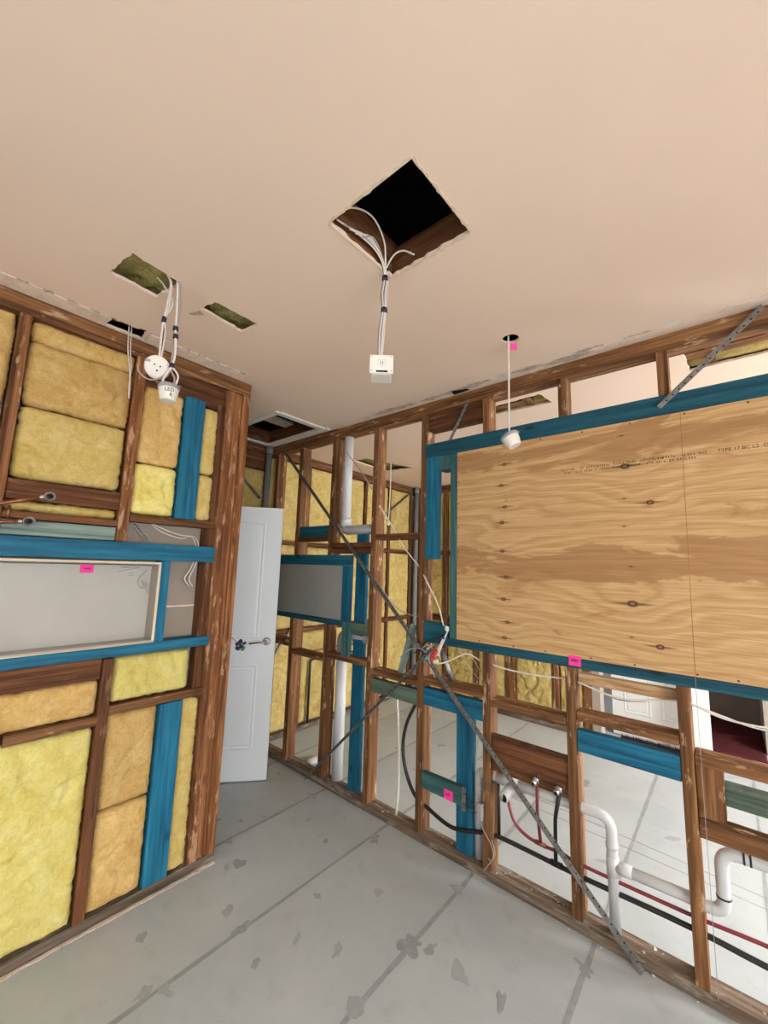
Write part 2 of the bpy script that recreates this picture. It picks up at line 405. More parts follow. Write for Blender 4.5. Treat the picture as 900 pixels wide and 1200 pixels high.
# ------------------------------------------------------------------ floor
floor = box('floor', -3.4, 2.8, -1.75, 6.6, -.08, -.0205, 'joint_filler_grey', None, 0)
tag(floor, 'grey sheet floor with dark filled joints running through both rooms', 'floor', kind='structure')
JX = [-3.33, -2.77, -2.21, -1.65, -1.085, -.525, .035, .6, 1.16, 1.72, 2.28, 2.78]
for i, (a, b) in enumerate(zip(JX, JX[1:])):
    cuts = [-1.74, 2.09, 6.58]
    for y0, y1 in zip(cuts, cuts[1:]): box('floor_sheet', a+.002, b-.002, y0+.0015, y1-.0015, -.02, 0, 'floor_sheet_grey', floor, .0012)
rg = random.Random(3)
for k, x in enumerate(JX[1:-2]):
    L, Rr = [], []; y = -1.7
    while y < 4.3:
        if abs(y-2.09) > .07:
            wd = .008+.005*noise.noise(Vector((x*9, y*3, 1)))+rg.uniform(0, .003); L.append((x-wd, y)); Rr.append((x+wd*rg.uniform(.8, 1.2), y))
        y += .05
    plate('joint_filler', L+Rr[::-1], .0001, .0008, 'joint_filler_grey', floor)
def patch(x, y, r, seed):
    q = random.Random(seed); n = 26; ax = q.uniform(.45, .9); ph = q.uniform(0, 3)
    pl = []
    for k in range(n):
        a = 2*PI*k/n; rr = r*(.8+.75*noise.noise(Vector((math.cos(a)*1.3, math.sin(a)*1.3, seed*2.3)))+q.uniform(-.05, .05)); u, v = rr*math.cos(a), rr*ax*math.sin(a)
        pl.append((x+u*math.cos(ph)-v*math.sin(ph), y+u*math.sin(ph)+v*math.cos(ph)))
    plate('filler_patch', pl, .0001, .0010, 'joint_filler_grey' if seed % 3 == 0 else 'trowel_grey', floor)
PATCHES = [(-2.0, 1.29, .04), (-2.03, 1.23, .03), (-1.77, 1.10, .035), (-1.66, 1.10, .05), (-1.63, .78, .04), (-1.68, .72, .035), (-1.92, .80, .03), (-2.25, 1.58, .03), (-2.31, 1.47, .025), (-2.42, 1.38, .03),
           (-2.19, 1.33, .025), (-2.03, 1.75, .022), (-1.81, 1.70, .022), (-1.29, 1.30, .045), (-1.45, 1.22, .03), (-1.09, 1.52, .06), (-1.02, 1.56, .04), (-.88, 1.55, .05), (-.72, 1.56, .045), (-1.09, 1.20, .045),
           (-1.36, 1.63, .03), (-1.62, 1.9, .05), (-2.21, 1.93, .04), (-1.10, 1.90, .035), (-.53, 1.9, .04), (-2.62, 1.95, .03), (-1.55, 1.42, .025), (-1.48, 1.05, .03),
           (-1.9, 2.7, .05), (-1.2, 2.9, .06), (-2.0, 3.2, .05), (-.6, 2.6, .05), (-.35, 3.1, .05), (-.9, 3.4, .06), (-2.25, 2.9, .04)]
for i, (x, y, r) in enumerate(PATCHES): patch(x, y, r, i)

# ------------------------------------------------------------------ ceilings with real holes
def circ(x, y, r, n=20): return [(x+r*math.cos(2*PI*k/n), y+r*math.sin(2*PI*k/n)) for k in range(n)]
ragged = [(x, 2.095+.0*noise.noise(Vector((x*9, 0, 2)))+.01*noise.noise(Vector((x*40, 0, 2)))) for x in [1.62-.04*i for i in range(119)]]
cpoly = [(-3.13, -1.7), (2.5, -1.7), (2.5, 2.095)] + [p for p in ragged if -2.25 < p[0] < 1.6] + [(-2.26, 2.04), (-3.13, 2.04)]
HOLES = [rough_loop([(-.878, .722), (-.560, .722), (-.555, 1.022), (-.875, 1.026)], .02, .004, 1),
         rough_loop([(-1.69, .354), (-1.512, .372), (-1.533, .545), (-1.70, .52)], .02, .005, 2),
         rough_loop([(-1.63, .668), (-1.538, .685), (-1.533, .881), (-1.647, .868)], .02, .004, 3),
         rough_loop([(-2.10, .45), (-2.012, .452), (-1.998, .588), (-2.10, .60)], .02, .005, 4),
         circ(-.697, 1.672, .038), [(-3.05, 1.57), (-2.37, 1.57), (-2.33, 1.96), (-3.05, 1.96)]]
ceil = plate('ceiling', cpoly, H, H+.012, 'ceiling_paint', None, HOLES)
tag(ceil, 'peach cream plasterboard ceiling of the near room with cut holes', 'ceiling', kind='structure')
HB = [rough_loop([(-1.22, 2.36), (-.80, 2.335), (-.775, 2.505), (-1.22, 2.47)], .03, .005, 5), rough_loop([(-2.83, 2.81), (-2.66, 2.80), (-2.50, 3.38), (-2.84, 3.33)], .03, .005, 6),
      rough_loop([(-.10, 2.285), (.62, 2.26), (.62, 2.49), (-.09, 2.515)], .03, .005, 7)]
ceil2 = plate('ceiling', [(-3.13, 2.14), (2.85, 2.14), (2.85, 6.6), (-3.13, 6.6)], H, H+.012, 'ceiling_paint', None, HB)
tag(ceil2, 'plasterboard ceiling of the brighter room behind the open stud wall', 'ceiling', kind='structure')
# broken plaster edges round the big square cut-out
for (x0, y0, x1, y1) in [(-.878, .722, -.560, .722), (-.560, .722, -.555, 1.022), (-.555, 1.022, -.875, 1.026), (-.875, 1.026, -.878, .722)]:
    a, b = Vector((x0, y0)), Vector((x1, y1)); n = Vector((-(b-a).y, (b-a).x)).normalized(); rg = random.Random(int(abs(x0)*1e4)); o1, o2 = [], []
    c0 = Vector((-.717, .873)); n = -n if (c0-a).dot(n) > 0 else n
    for k in range(25):
        p = a.lerp(b, k/24); q = p+n*(.007+rg.uniform(-.003, .005)); o1.append(tuple(p+n*.001)); o2.append(tuple(q))
    plate('chipped_edge', o1+o2[::-1], H-.0022, H-.0002, 'plaster_core', ceil)
# torn paper strip along the right stud wall and along the left one
def strip(pts_a, pts_b, mat, dz): plate('torn_paper', pts_a+pts_b[::-1], H-dz, H-.0003, mat, ceil)
for k in range(26):
    x0 = -2.1+k*.14+random.uniform(-.05, .05); ln = random.uniform(.10, .30); yb = random.uniform(1.965, 2.0); n = 9
    A_ = [(x0+ln*i/n, yb-.012*math.sin(PI*i/n)+random.uniform(-.006, .006)) for i in range(n+1)]
    B_ = [(x0+ln*i/n, yb+.008+.030*math.sin(PI*i/n)*random.uniform(.4, 1)) for i in range(n+1)]
    strip(A_, B_, random.choice(['torn_paper', 'torn_paper', 'torn_light']), random.uniform(.001, .004))
for (ya, yb) in [(-1.6, .02), (.02, .44), (.60, .86), (.86, 1.12)]:
    n = int((yb-ya)/.03); A_ = [(-2.012+random.uniform(-.006, .006), ya+(yb-ya)*i/n) for i in range(n+1)]; B_ = [(-2.105, ya+(yb-ya)*i/n) for i in range(n+1)]
    strip(A_, B_, 'torn_light', .004)
for k in range(16):
    y0 = -.1+k*.078; A_ = [(-2.002+random.uniform(-.008, .008), y0+.012*i) for i in range(4)]; B_ = [(x-.004-random.random()*.006, y) for x, y in A_]
    strip(A_, B_, 'torn_paper', .005)
fl_ = plate('torn_paper', [(-1.70, .650), (-1.642, .672), (-1.655, .70), (-1.70, .662)], H-.003, H-.0004, 'torn_paper', ceil)
plate('torn_paper', [(-2.0, .60), (-1.985, .70), (-2.05, .74), (-2.09, .68), (-2.07, .61)], H-.012, H-.008, 'torn_light', ceil)
# notch in the plaster over the right wall, its shade put in as a black patch
plate('plaster_chip', [(-1.20, 1.985), (-1.12, 1.99), (-1.10, 2.03), (-1.21, 2.035)], H-.003, H-.0005, 'hole_black', ceil)

# roof space: added dark lid that blocks light, joists, ceiling batts lying above the cut-outs
roof = empty('roof_space', (0, 0, 2.6), 'dark roof space above the plasterboard ceilings', 'roof', kind='structure')
box('roof_lining', -3.6, 3.0, -2.1, 6.9, 3.5, 3.55, 'hole_black', roof, 0)  # lid and sides added to keep light out of the roof space
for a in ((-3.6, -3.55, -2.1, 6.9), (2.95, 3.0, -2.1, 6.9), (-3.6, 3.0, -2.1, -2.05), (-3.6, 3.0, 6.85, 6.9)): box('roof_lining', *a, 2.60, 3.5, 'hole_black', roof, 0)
for x in (-.905, .0, .9, -1.44, -2.27): timber('joist', x-.022, x+.022, -1.9, 6.6, 2.594, 2.74, 'dark_timber', roof)
timber('joist', -.88, -.03, 1.03, 1.07, 2.594, 2.70, 'dark_timber', roof)
timber('joist', -.2, 1.2, 2.335, 2.405, 2.594, 2.70, 'old_timber', roof); timber('joist', -1.4, -.93, 2.40, 2.45, 2.594, 2.70, 'old_timber', roof)
timber('joist', -3.12, -2.30, 1.53, 1.575, 2.594, 2.70, 'dark_timber', roof); timber('joist', -3.12, -2.30, 1.955, 2.0, 2.594, 2.70, 'dark_timber', roof)
timber('joist', -3.10, -3.055, 1.5, 2.0, 2.594, 2.70, 'dark_timber', roof); box('ceiling_batten', -2.82, -2.70, 1.58, 1.95, 2.68, 2.70, 'torn_paper', roof)
for lab, a in [('olive glass wool seen through the larger hole above the hanging lights', (-1.95, -1.47, .25, .645)), ('olive glass wool seen through the narrow ceiling slot beside the hanging lights', (-1.95, -1.47, .652, 1.06)),
               ('dark glass wool in the small hole against the left stud wall', (-2.13, -1.97, .42, .62)), ('glass wool above the hole in the back room ceiling near the far corner', (-3.1, -2.30, 2.70, 3.70))]:
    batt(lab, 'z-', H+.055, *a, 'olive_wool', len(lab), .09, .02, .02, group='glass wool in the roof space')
tag(tube('insulated_duct', [(-.2, 2.50, 2.680), (.2, 2.50, 2.676), (1.0, 2.495, 2.680)], .078, 'aged_wool', None, 14), 'wool wrapped duct above the slot in the back room ceiling', 'duct')
tag(tube('foil_roll', [(-1.4, 2.525, 2.66), (-1.0, 2.52, 2.658), (-.6, 2.515, 2.66)], .06, 'aged_wool', None, 14), 'wool roll above the hole over the plywood sheet', 'insulation', 'glass wool in the roof space')

# ceiling hatch frame in the passage
hat = empty('ceiling_hatch', (-2.7, 1.76, H), 'white framed access hatch in the passage ceiling above the door', 'hatch')
for nm, a in [('frame_side', (-3.09, -2.30, 1.965, 2.005)), ('frame_side', (-3.09, -2.33, 1.53, 1.568)), ('frame_end', (-3.09, -3.05, 1.568, 1.965)), ('frame_end', (-2.37, -2.32, 1.568, 1.965))]:
    box(nm, *a, H-.012, H+.012, 'wall_white', hat)

# ------------------------------------------------------------------ left stud wall
wl = empty('wall_left', (XA, .5, 0), 'open stud wall on the left with blue rails and yellow wool', 'wall', kind='structure')
A0, A1 = XA-.09, XA
def la(name, y0, y1, z0, z1, mat='old_timber', x0=A0, x1=A1, **k): return timber(name, x0, x1, y0, y1, z0, z1, mat, wl, **k)
la('top_plate', -1.7, 1.205, 2.50, H-.001, 'old_timber'); la('bottom_plate', -1.7, 1.205, .001, .045, 'plate_timber', x1=A1-.004)
for y in (.168, -.27, -.70):
    la('stud', y, y+.04, .045, 1.087, 'dark_timber'); la('stud', y, y+.04, 1.602, 2.50, 'scuffed_timber')
la('stud', -1.14, -1.10, .045, 2.50)
la('stud', .598, .640, 1.602, 2.50, 'scuffed_timber'); la('stud', .606, .648, .045, 1.083, 'dark_timber')
la('post_stud', 1.02, 1.062, .045, 2.40, 'dark_timber', x1=A1-.02); la('post_stud', 1.064, 1.110, .045, 2.50, 'scuffed_timber', x1=A1-.004); la('post_stud', 1.112, 1.156, .045, 2.50, 'scuffed_timber', x1=A1-.010); la('post_stud', 1.158, 1.203, .045, 2.50, 'scuffed_timber')
la('lintel', .642, 1.062, 2.37, 2.50, 'dark_timber', x1=A1-.03)
la('blue_block', .842, .945, 1.735, 2.385, 'blue_timber', x1=A1-.003); la('blue_block', .862, .968, .048, .838, 'blue_timber', x1=A1+.001)
la('nogging', .21, .596, 1.745, 1.825, 'dark_timber', x1=A1-.012); la('nogging', .21, .596, 1.668, 1.697, 'dark_timber'); la('washed_board', .210, .596, 1.604, 1.664, 'washed_timber', x0=A1-.05, x1=A1-.014)
la('nogging', .642, 1.060, 1.699, 1.733); la('nogging', -.22, .165, 1.70, 1.735)
la('blue_rail', -1.0, 1.066, 1.519, 1.600, 'blue_timber', x0=A1-.045, x1=A1+.002); la('blue_rail', -1.0, 1.076, 1.088, 1.134, 'blue_timber')
la('blue_block', .801, .845, 1.134, 1.519, 'blue_timber', x1=A1-.001)
la('board', -1.0, .602, 1.0, 1.086, 'dark_timber', x1=A1-.008)
la('nogging', .31, .610, .808, .848); la('nogging', .210, .302, .812, .856); la('nogging', -.228, .166, .812, .856); la('nogging', .650, 1.068, .842, .878)
box('lining_board', A0-.012, A0-.001, .648, 1.02, 1.29, 1.73, 'taupe_board', wl); box('lining_board', A0-.012, A0-.001, .80, 1.06, .8, 1.286, 'taupe_board', wl)
box('lining_joint', A0-.004, A0+.0005, .80, 1.02, 1.284, 1.292, 'torn_light', wl)
box('lining_board', A0-.016, A0-.0125, -1.7, 1.2, .0, 2.55, 'taupe_board', wl, 0)
nic = empty('wall_niche', (XA, .3, 1.13), 'grey backed recess with cream edged lining between the blue rails', 'niche')
box('back_panel', A0+.004, A0+.012, -.9, .788, 1.146, 1.493, 'grey_board', nic)
for nm, a in [('lining', (-.9, .799, 1.135, 1.146)), ('lining', (-.9, .799, 1.500, 1.511)), ('lining', (.788, .7995, 1.146, 1.500))]:
    timber(nm, A0+.004, A1+.004, *a, 'taupe_board' if a[2] > 1.14 and a[3] < 1.502 else 'grey_board', nic)
for a in [(-.9, .801, 1.135, 1.1415), (-.9, .801, 1.5025, 1.512), (.790, .801, 1.1415, 1.5025)]: timber('lining_edge', A1+.004, A1+.0075, *a, 'cream_timber', nic)
strokes('pencil_mark', [(.66, 1.482, .735, 1.484), (.64, 1.462, .735, 1.483), (.69, 1.455, .715, 1.457), (.69, 1.445, .712, 1.446), (.655, 1.484, .69, 1.486)], .0016, 'pencil', nic, lambda u, v, d: (A0+.0124, u, v))
strokes('printed_mark', scribble(.05, .80, 1.102, 1.116, 46, 5), .0022, 'ink', bpy.data.objects['blue_rail.001'], lambda u, v, d: (A1+.0024-.0018, u, v))

LA = lambda lab, y0, y1, z0, z1, m, sd, **k: batt(lab, 'x+', XA-.012, y0, y1, z0, z1, m, sd, **k)
LA('ochre wool batt at the left frame edge under the ceiling', -.226, .164, 2.12, 2.495, 'ochre_wool', 1)
LA('yellow wool batt at the left frame edge above the copper pipes', -.226, .164, 1.74, 2.115, 'straw_wool', 2)
LA('narrow ochre wool strip tucked under the left top plate', .212, .594, 2.405, 2.497, 'ochre_wool', 3, bulge=.022)
LA('large ochre wool batt left of the hanging white wires', .212, .594, 2.133, 2.41, 'ochre_wool', 4, bulge=.026)
LA('pale yellow wool batt just above the wide brown nogging', .212, .590, 1.832, 2.128, 'straw_wool', 5, bulge=.026)
batt('thin yellow wool sliver between the two brown noggings', 'x+', XA-.03, .212, .594, 1.70, 1.744, 'straw_wool', 6)
LA('ochre wool batt under the hanging lights, left of the upper blue block', .646, .838, 1.99, 2.375, 'ochre_wool', 7)
LA('yellow wool batt low beside the upper blue block, left side', .646, .838, 1.738, 1.984, 'lemon_wool', 8)
LA('narrow wool batt between upper blue block and corner post, upper', .948, 1.030, 1.99, 2.36, 'straw_wool', 9)
LA('narrow wool batt between upper blue block and corner post, lower', .948, 1.030, 1.738, 1.984, 'straw_wool', 10)
LA('ochre wool strip below the brown board at the left edge', .212, .602, .852, .996, 'ochre_wool', 11)
LA('bright lemon wool batt just under the lower blue rail', .652, .99, .884, 1.082, 'lemon_wool', 12, bulge=.028)
LA('largest bright lemon wool batt, bottom left on the floor plate', .212, .604, .048, .806, 'lemon_wool', 13, bulge=.030, rough=.016)
LA('lemon wool batt behind the lower left frame edge', -.226, .166, .048, .806, 'lemon_wool', 14)
LA('ochre wool batt left of the lower blue block, upper half', .652, .858, .442, .838, 'ochre_wool', 15, bulge=.022)
LA('ochre wool batt left of the lower blue block, lower half', .652, .858, .05, .436, 'ochre_wool', 16, bulge=.022)
LA('tall yellow wool batt between lower blue block and corner post', .972, 1.058, .05, .838, 'straw_wool', 17)

# ------------------------------------------------------------------ right stud wall
wr = empty('wall_right', (-.8, YB, 0), 'open stud wall on the right, see-through below the plywood', 'wall', kind='structure')
B0, B1 = YB, YB+.09
def rb(name, x0, x1, z0, z1, mat='old_timber', y0=B0, y1=B1, **k): return timber(name, x0, x1, y0, y1, z0, z1, mat, wr, **k)
rb('top_plate', -3.12, 2.48, 2.505, H-.001, 'old_timber'); rb('bottom_plate', -3.12, 2.48, .001, .045, 'plate_timber')
STUDS = [-3.06, -2.715, -2.305, -1.868, -1.455, -1.032, -.614, -.192, .235, .66, 1.09, 1.52, 1.95, 2.38]
for x in STUDS:
    if x in (-1.032, -.614, -.192, .235, .66, 1.09, 1.52, 1.95):
        rb('stud', x, x+.042, .045, 1.088); rb('stud', x+.006, x+.047, 2.30, 2.505)
        rb('stud', x, x+.042, 1.14, 2.21, y0=B0+.03)
    else: rb('stud', x, x+.044, .045, 2.505)
# plywood bay: header, sill, side posts
rb('blue_rail', -1.42, 2.37, 2.212, 2.300, 'header_blue', y0=B0-.004, y1=B0+.041); rb('blue_rail', -1.25, 2.37, 1.088, 1.131, 'header_blue', y0=B0-.003)
rb('blue_post', -1.236, -1.192, 1.131, 2.212, 'teal_timber', y0=B0-.002); rb('blue_post', -1.411, -1.325, 1.578, 2.216, 'blue_timber', y0=B0-.002, y1=B0+.043); rb('blue_block', -1.325, -1.237, 2.122, 2.212, 'teal_timber', y0=B0+.002)
rb('blue_block', -1.416, -1.252, 1.088, 1.208, 'header_blue', y0=B0+.001, y1=B0+.046)
rb('lintel', -1.411, -1.028, 2.393, 2.505, 'dark_timber', y0=B0+.02)
# noggings and boards, left to right
rb('nogging', -3.02, -2.72, .874, .924); rb('nogging', -2.671, -2.307, .825, .862, y1=B0+.085); rb('nogging', -2.261, -1.87, .862, .902)
rb('blue_block', -2.671, -2.307, 1.744, 1.828, 'header_blue', y0=B0+.01); rb('nogging', -2.671, -2.307, 1.708, 1.742, 'dark_timber'); rb('nogging', -2.261, -1.87, 1.653, 1.690, 'dark_timber'); rb('nogging', -2.261, -1.87, 1.613, 1.650, 'dark_timber', y0=B0+.01)
rb('nogging', -1.822, -1.457, 1.704, 1.742, 'dark_timber')
rb('nogging', -1.822, -1.457, .826, .862); rb('green_board', -1.822, -1.457, .718, .803, 'green_timber', y0=B0+.002, y1=B0+.045)
rb('nogging', -1.410, -1.034, .852, .890); rb('blue_rail', -1.410, -1.034, .735, .830, 'blue_timber', y0=B0+.004, y1=B0+.049); rb('blue_post', -1.205, -1.112, .045, .735, 'blue_timber', y0=B0+.03, y1=B0+.085)
rb('blue_block', -1.410, -1.150, .288, .376, 'teal_timber', y0=B0-.006, y1=B0+.029)
rb('nogging', -.988, -.616, .824, .862); rb('board', -.988, -.616, .512, .690, 'dark_timber', y0=B0+.012, y1=B0+.032)
rb('nogging', -.570, -.194, .860, .898); rb('blue_rail', -.570, -.194, .728, .820, 'blue_timber', y0=B0+.004, y1=B0+.049); rb('nogging', -.570, -.194, 1.012, 1.058, 'pale_timber', y0=B0+.05)
rb('nogging', -.148, .233, .808, .846); rb('block', -.148, -.066, .626, .808, 'old_timber', y0=B0+.004); rb('rail', -.148, .233, .552, .628, 'old_timber', y0=B0+.004, y1=B0+.04); rb('green_board', -.066, .233, .668, .752, 'green_timber', y0=B0+.06, y1=B0+.088)
# blue post standing behind the noggings, panel frame at the left end
rb('blue_post', -2.045, -1.955, .045, 1.76, 'blue_timber', y0=B0+.046, y1=B0+.089)
pan = empty('wall_panel', (-2.5, YB, 1.1), 'plain grey panel in a blue timber frame right of the white door', 'panel')
def pb(n, x0, x1, z0, z1, m, y0=B0-.02, y1=B0-.001, **k): return timber(n, x0, x1, y0, y1, z0, z1, m, pan, **k)
box('grey_sheet', -3.02, -2.11, B0-.013, B0-.003, 1.139, 1.524, 'panel_grey', pan)
pb('frame_rail', -3.02, -2.02, 1.524, 1.600, 'header_blue'); pb('frame_rail', -3.02, -2.112, 1.10, 1.138, 'header_blue'); pb('frame_stile', -2.111, -2.02, 1.138, 1.523, 'blue_timber')
rb('teal_post', -2.105, -2.03, .904, 1.136, 'teal_timber', y0=B0-.012, y1=B0+.02); rb('green_board', -2.028, -1.872, 1.062, 1.135, 'green_timber', y0=B0-.002, y1=B0+.03)
box('scarf_bracket', -1.150, -1.128, B0-.008, B0+.0, .27, .385, 'galvanised', wr)

# plywood sheet
ply = box('plywood_sheet', -1.190, 2.37, B0-.001, B0+.014, 1.132, 2.2115, 'plywood', None, .001)
me = ply.data
for vtx in me.vertices: vtx.co += ply.location
ply.location = (0, 0, 0)
tag(ply, 'large knotty plywood sheet framed by blue rails on the right wall', 'plywood')
def on_ply(u, v, d): return (u, B0-.0016-d, v)
strokes('chalk_line', [(-.114, 2.21, -.127, 1.134)], .0022, 'chalk_red', ply, on_ply)
strokes('chalk_line', [(-1.188, 2.188, -.115, 2.196)], .0012, 'chalk_red', ply, on_ply); strokes('chalk_line', [(-1.188, 1.146, -.3, 1.150)], .0012, 'chalk_red', ply, on_ply)
strokes('stamp_print', scribble(-.60, -.035, 2.017, 2.028, 60, 8)+scribble(-.59, -.07, 2.002, 2.012, 56, 9), .0016, 'ink', ply, on_ply)
text3('stamp_print', 'TYPE 17 BC L2  OPERATOR', .0195, Matrix.Translation((-.004, B0-.0014, 2.016)) @ Matrix.Rotation(PI/2, 4, 'X'), 'ink', ply)
NAILS = [(-1.18, z) for z in (2.16, 2.03, 1.9, 1.76, 1.62, 1.5, 1.36, 1.22)] + [(x, 1.142) for x in (-1.05, -.86, -.7, -.5, -.33, -.12, .0)] + [(x, 2.2) for x in (-.9, -.7, -.5, -.3, -.1, .1)]
nm = None
for x, z in NAILS:
    if nm is None:
        o = lathe('nail', [(0, .0012), (.0035, .0008), (.0045, 0)], 'nail_steel', ply, Matrix.Rotation(PI/2, 4, 'X'), 8); nm = o.data
    else: o = mesh_obj('nail', nm, None, ply)
    o.location = (x, B0-.001, z)

# perforated steel angle braces
def brace(label, a, b, y, wdt=.018, name='metal_brace'):
    a, b = Vector((a[0], y, a[1])), Vector((b[0], y, b[1])); L = (b-a).length; t = (b-a).normalized(); n = Vector((0, -1, 0)); u = t.cross(n)
    m = Matrix((t, u, n)).transposed().to_4x4(); m.translation = (a+b)/2
    root = empty(name, (a+b)/2, label, 'brace', 'steel wall braces')
    bm = bmesh.new(); add_box(bm, -L/2, L/2, -wdt/2, wdt/2, 0, .0015); bm.transform(m); bm_obj('flange', bm, 'galvanised', root)
    bm = bmesh.new(); add_box(bm, -L/2, L/2, wdt/2-.0015, wdt/2, 0, .016); bm.transform(m); bm_obj('rib', bm, 'galvanised', root)
    bm = bmesh.new(); k = -L/2+.02
    while k < L/2-.02:
        add_box(bm, k, k+.006, -.004, .002, .0014, .0018); k += .03
    bm.transform(m); tag(bm_obj('punched_hole', bm, 'hole_black', root), kind='stuff')
plate('dust_strip', rough_loop([(XA-.004, .15), (XA+.012, .15), (XA+.014, 1.2), (XA-.004, 1.2)], .03, .004, 21), .0002, .002, 'torn_light', floor)
brace('long steel angle brace falling from the passage ceiling to the near floor plate', (-2.90, 2.50), (-.350, .012), B0-.022)
brace('steel angle brace rising from floor plate left to the wiring tangle', (-2.37, .03), (-1.285, 1.10), B0-.004+-.022*2)
brace('short steel angle brace crossing the blue header at upper right', (.170, 2.57), (-.185, 2.245), B0-.008)
brace('thin steel strap in the small bay above the blue header', (-1.115, 2.53), (-1.245, 2.30), B0+.012, .010)

# ------------------------------------------------------------------ far exterior wall (passage and next room) and back wall
wf = empty('wall_far', (XF, 3, 0), 'insulated exterior stud wall on the far left side', 'wall', kind='structure')
def fa(name, y0, y1, z0, z1, mat='old_timber', x0=XF-.09, x1=XF): return timber(name, x0, x1, y0, y1, z0, z1, mat, wf)
fa('top_plate', 1.0, 4.39, 2.50, H-.001, 'dark_timber'); fa('bottom_plate', 1.0, 4.39, .001, .045, 'plate_timber', x1=XF+.02)
FS = [1.30, 1.70, 2.00, 2.475, 2.885, 3.31, 3.74, 4.18]
for y in FS: fa('stud', y, y+.042, .045, 2.50, 'dark_timber')
for a, b in zip(FS, FS[1:]):
    y0, y1 = a+.042, b
    fa('nogging', y0, y1, 1.70, 1.738, 'dark_timber'); fa('nogging', y0, y1, .885, .925, 'dark_timber')
fa('lintel', 1.742, 2.0, 2.36, 2.50, 'dark_timber', x1=XF-.01)
fa('blue_post', 3.36, 3.40, .9, .96, 'dark_timber')
names = ['beside the passage door', 'behind the grey corner pipe', 'behind the grey wall panel', 'left of the vertical waste pipe', 'behind the vertical waste pipe', 'behind the hanging white cord', 'next to the far room corner']
for i, (a, b) in enumerate(zip(FS, FS[1:])):
    for lev, (z0, z1) in zip(('low', 'middle', 'high'), ((.05, .883), (.928, 1.698), (1.74, 2.355 if i == 1 else 2.495))):
        batt(f'{lev} far wall wool batt {names[i]}', 'x+', XF-.012, a+.045, b-.003, z0, z1, 'aged_wool', 30+i*3+len(lev), .07, .02, .012, group='glass wool batts in the far wall')
box('outer_cladding', XF-.11, XF-.092, .9, 4.5, 0, 2.6, 'taupe_board', wf, 0)

wk = empty('wall_back', (-1.5, YK, 0), 'insulated stud wall at the back of the next room', 'wall', kind='structure')
def ba(name, x0, x1, z0, z1, mat='old_timber', y0=YK, y1=YK+.09): return timber(name, x0, x1, y0, y1, z0, z1, mat, wk)
ba('top_plate', -3.12, 2.8, 2.50, H-.001, 'dark_timber'); ba('bottom_plate', -3.12, -1.06, .001, .045, 'plate_timber')
KS = [(-3.09, -3.04), (-2.70, -2.64), (-2.28, -2.235), (-1.90, -1.80), (-1.41, -1.35), (-1.13, -1.055)]
for a, b in KS: ba('stud', a, b, .045, 2.50, 'old_timber')
for (a, b), (c_, d_) in zip(KS, KS[1:]):
    ba('nogging', b, c_, 1.70, 1.738, 'dark_timber'); ba('nogging', b, c_, .64 if c_ > -1.2 else .90, .70 if c_ > -1.2 else .94, 'dark_timber')
ba('lintel', -1.055, 2.8, 2.10, 2.50, 'dark_timber')
kn = ['in the far corner', 'behind the blue side post', 'behind the wiring tangle', 'behind the sticky note on the sill', 'beside the back door jamb']
for i, ((a, b), (c_, d_)) in enumerate(zip(KS, KS[1:])):
    zz_ = .637 if i == 4 else .897
    for lev, (z0, z1) in zip(('low', 'middle', 'high'), ((.05, zz_), (zz_+.066, 1.697), (1.741, 2.495))):
        batt(f'{lev} back wall wool batt {kn[i]}', 'y-', YK+.012, b+.003, c_-.003, z0, z1, 'aged_wool', 70+i*3+len(lev), .06, .02, .012, group='glass wool batts in the back wall')
box('outer_cladding', -3.2, -1.06, YK+.092, YK+.11, 0, 2.6, 'taupe_board', wk, 0)
box('door_jamb', -1.054, -.985, YK+.0, YK+.14, 0, 2.09, 'taupe_board', wk)

# grey corner pipes
for lab, x, y in [('grey corner pipe rising behind the open white door', -3.085, 1.985), ('grey pipe in the far corner of the next room', -3.08, 4.245)]:
    p_ = empty('corner_pipe', (x, y, 0), lab, 'pipe'); tube('pipe', [(x, y, .002), (x, y, 2.575)], .028, 'pipe_grey', p_, 14); tube('pipe_collar', [(x, y, 2.50), (x, y, 2.574)], .033, 'pipe_grey', p_, 14)
brace_b = brace
def fbrace(label, a, b, x):
    a, b = Vector((x, *a)), Vector((x, *b)); o = tube('metal_brace', [a, b], .012, 'galvanised', None, 6); tag(o, label, 'brace', 'steel wall braces')
fbrace('steel brace on the far wall above the open door', (1.55, 2.44), (1.94, 2.09), XF+.016); fbrace('steel brace on the far wall near the room corner', (4.1, 2.46), (3.42, 1.98), XF+.016)
fbrace('steel brace low on the far wall right of the door', (2.44, 1.02), (2.10, .62), XF+.02)
tag(tube('black_hose', fillet([(XF+.03, 2.60, .06), (XF+.03, 2.60, .62), (XF+.03, 2.86, .64), (XF+.03, 3.2, .62)], .03), .011, 'pipe_black', None, 8), 'thin black pipe bent against the far wall wool', 'pipe')
tag(tube('red_pipe', [(XF+.028, 2.52, .69), (XF+.028, 2.9, .71), (XF+.028, 3.2, .70)], .009, 'copper', None, 8), 'thin copper red pipe along the far wall wool', 'pipe')

